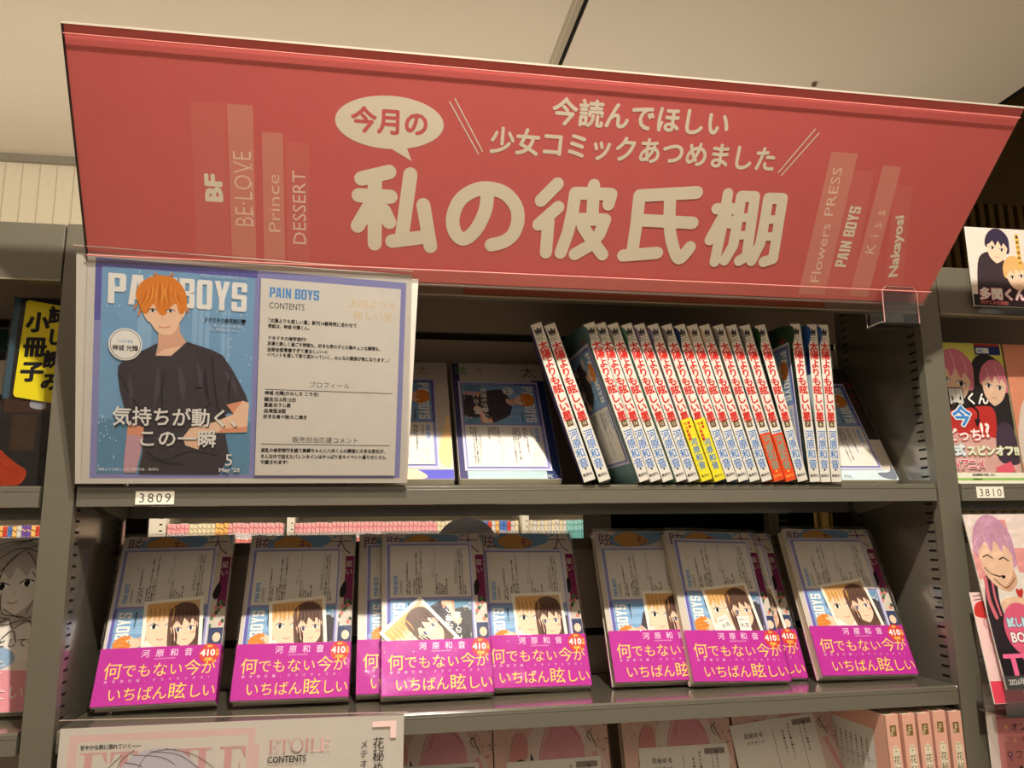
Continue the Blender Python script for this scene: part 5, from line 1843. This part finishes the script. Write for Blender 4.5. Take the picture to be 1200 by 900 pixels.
def far_kind(x):
    if x < -0.36:
        return ('violet', 'orange', 'red', 'blue', 'orange', 'white', 'violet')[int(x * 83) % 7]
    if x < -0.25:
        return 'pink'
    if x < -0.17:
        return 'cream'
    if x < -0.145:
        return 'orange'
    if x < 0.475:
        return 'pink'
    if x < 0.58:
        return 'cream'
    if x < 0.72:
        return ('blue', 'blue', 'red', 'white', 'orange')[int(x * 83) % 5]
    if x < 0.885:
        return ('white', 'cream')[int(x * 83) % 2]
    return 'teal'


rr = random.Random(11)
for xa, xb in ((-0.86, -0.354), (-0.303, 0.032), (0.056, 0.743), (0.767, 0.965)):
    x = xa
    while x + 0.0118 < xb:
        k = far_kind(x)
        o = bpy.data.objects.new('comic_spine', FARB[k])
        COL.objects.link(o)
        o.location = (x, FARY + 0.004 + rr.uniform(0, 0.004), -0.1839)
        o.scale = (1, 1, 1 + rr.uniform(-0.01, 0.01))
        tag(o, FLAB[k], 'book', k + ' comics on the bookcase across the next aisle')
        x += 0.0121


def skin_body(name, joints, edges, mat, parent=None, sub=2):
    me = bpy.data.meshes.new(name)
    me.from_pydata([j[0] for j in joints], edges, [])
    me.materials.append(mat)
    o = bpy.data.objects.new(name, me)
    COL.objects.link(o)
    if parent:
        o.parent = parent
    s = o.modifiers.new('skin', 'SKIN')
    s.use_smooth_shade = True
    for i, j in enumerate(joints):
        v = me.skin_vertices[0].data[i]
        r = j[1]
        v.radius = r if isinstance(r, tuple) else (r, r)
        v.use_root = i == 0
    d = o.modifiers.new('smooth', 'SUBSURF')
    d.levels = d.render_levels = sub
    return o


# shopper with back turned; only the top of the head shows through the gap
pr = thing('person', 'person with dark hair in the next aisle, only the head top showing', 'person', (0.535, 1.40, FLOOR_Z))
Hh = 1.545
J = [((0, 0, 0.80), (0.14, 0.10)), ((0, 0.005, 0.95), (0.125, 0.09)), ((0, 0.01, 1.12), (0.14, 0.10)), ((0, 0, 1.25), (0.12, 0.08)), ((0, 0.005, 1.31), 0.048), ((0, 0.012, 1.36), 0.052),
     ((0, 0.018, 1.42), (0.072, 0.088)), ((0, 0.012, 1.475), (0.068, 0.085))]
E_ = [(0, 1), (1, 2), (2, 3), (3, 4), (4, 5), (5, 6), (6, 7)]
for s in (-1, 1):
    k = len(J)
    J += [((s * 0.16, 0, 1.235), 0.05), ((s * 0.20, 0.005, 1.10), 0.043), ((s * 0.215, 0.02, 0.95), 0.036), ((s * 0.215, 0.06, 0.82), 0.028), ((s * 0.213, 0.075, 0.775), 0.024), ((s * 0.212, 0.085, 0.735), (0.016, 0.03))]
    E_ += [(3, k)] + [(k + i, k + i + 1) for i in range(5)]
    h = k + 5
    for f in range(4):
        q = len(J)
        fx = 0.062 + f * 0.016
        ln = (0.064, 0.072, 0.068, 0.054)[3 - f]
        J += [((s * 0.211, fx, 0.70), 0.0085), ((s * 0.208, fx + 0.006, 0.70 - ln * 0.5), 0.008), ((s * 0.200, fx + 0.008, 0.70 - ln), 0.007)]
        E_ += [(h, q), (q, q + 1), (q + 1, q + 2)]
    q = len(J)
    J += [((s * 0.196, 0.110, 0.735), 0.0095), ((s * 0.188, 0.124, 0.705), 0.008)]
    E_ += [(k + 4, q), (q, q + 1)]
    k = len(J)
    J += [((s * 0.085, 0, 0.74), 0.085), ((s * 0.09, 0.01, 0.44), 0.055), ((s * 0.09, -0.02, 0.25), 0.05), ((s * 0.09, -0.01, 0.09), 0.036), ((s * 0.092, 0.03, 0.04), (0.036, 0.034)), ((s * 0.095, 0.13, 0.028), (0.036, 0.024))]
    E_ += [(0, k)] + [(k + i, k + i + 1) for i in range(5)]
skin_body('body', J, E_, M((222, 178, 150), 0.5, name='person_skin'), pr)
JS = [((0, 0, 0.86), (0.165, 0.125)), ((0, 0.005, 0.97), (0.148, 0.112)), ((0, 0.01, 1.12), (0.158, 0.118)), ((0, 0, 1.25), (0.135, 0.095)), ((0, 0.003, 1.29), 0.062)]
ES = [(0, 1), (1, 2), (2, 3), (3, 4)]
for s in (-1, 1):
    k = len(JS)
    JS += [((s * 0.165, 0, 1.235), 0.062), ((s * 0.203, 0.005, 1.10), 0.055), ((s * 0.217, 0.02, 0.96), 0.047), ((s * 0.217, 0.055, 0.85), 0.040)]
    ES += [(3, k)] + [(k + i, k + i + 1) for i in range(3)]
skin_body('jacket', JS, ES, M((44, 44, 52), 0.7, 0, 0.1), pr)
JT = [((0, 0, 0.82), (0.155, 0.118))]
ET = []
for s in (-1, 1):
    k = len(JT)
    JT += [((s * 0.087, 0, 0.72), 0.098), ((s * 0.091, 0.008, 0.44), 0.068), ((s * 0.091, -0.015, 0.24), 0.062), ((s * 0.092, -0.005, 0.075), 0.058)]
    ET += [(0, k), (k, k + 1), (k + 1, k + 2), (k + 2, k + 3)]
skin_body('trousers', JT, ET, M((52, 54, 66), 0.7, 0, 0.1), pr)
# hair: a cap over the skull, longer at the nape, with strands
bm = bmesh.new()
bmesh.ops.create_uvsphere(bm, u_segments=48, v_segments=24, radius=1.0)
HAIRD = M((13, 10, 9), 0.8, 0, 0.3, 90.0, 0.2, name='dark_hair')
rr = random.Random(4)
for v in list(bm.verts):
    x, y, z = v.co
    if z < -0.42 or (z < 0.12 and y > 0.55):
        v.tag = True
    a = math.atan2(y, x)
    k = 1 + 0.018 * math.sin(a * 19 + z * 3) + 0.012 * math.sin(a * 31)
    v.co = Vector((x * 0.090 * k, 0.006 + y * 0.106 * k, 1.450 + z * 0.098))
bmesh.ops.delete(bm, geom=[v for v in bm.verts if v.tag], context='VERTS')
me = bpy.data.meshes.new('hair')
bm.to_mesh(me)
bm.free()
me.materials.append(HAIRD)
for p_ in me.polygons:
    p_.use_smooth = True
o = link_mesh('hair', me, pr)
sd = o.modifiers.new('thick', 'SOLIDIFY')
sd.thickness = 0.006
# ears and nose
for s in (-1, 1):
    mb = MB()
    pts = [(s * 0.078, 0.012 + 0.018 * math.cos(a * math.pi / 5), 1.415 + 0.030 * math.sin(a * math.pi / 5)) for a in range(10)]
    mb.tube(pts + [pts[0]], 0.006, M((222, 178, 150), 0.5, name='person_skin'), 8)
    mb.build('ear', pr)

bpy.data.scenes.remove(_tmp)
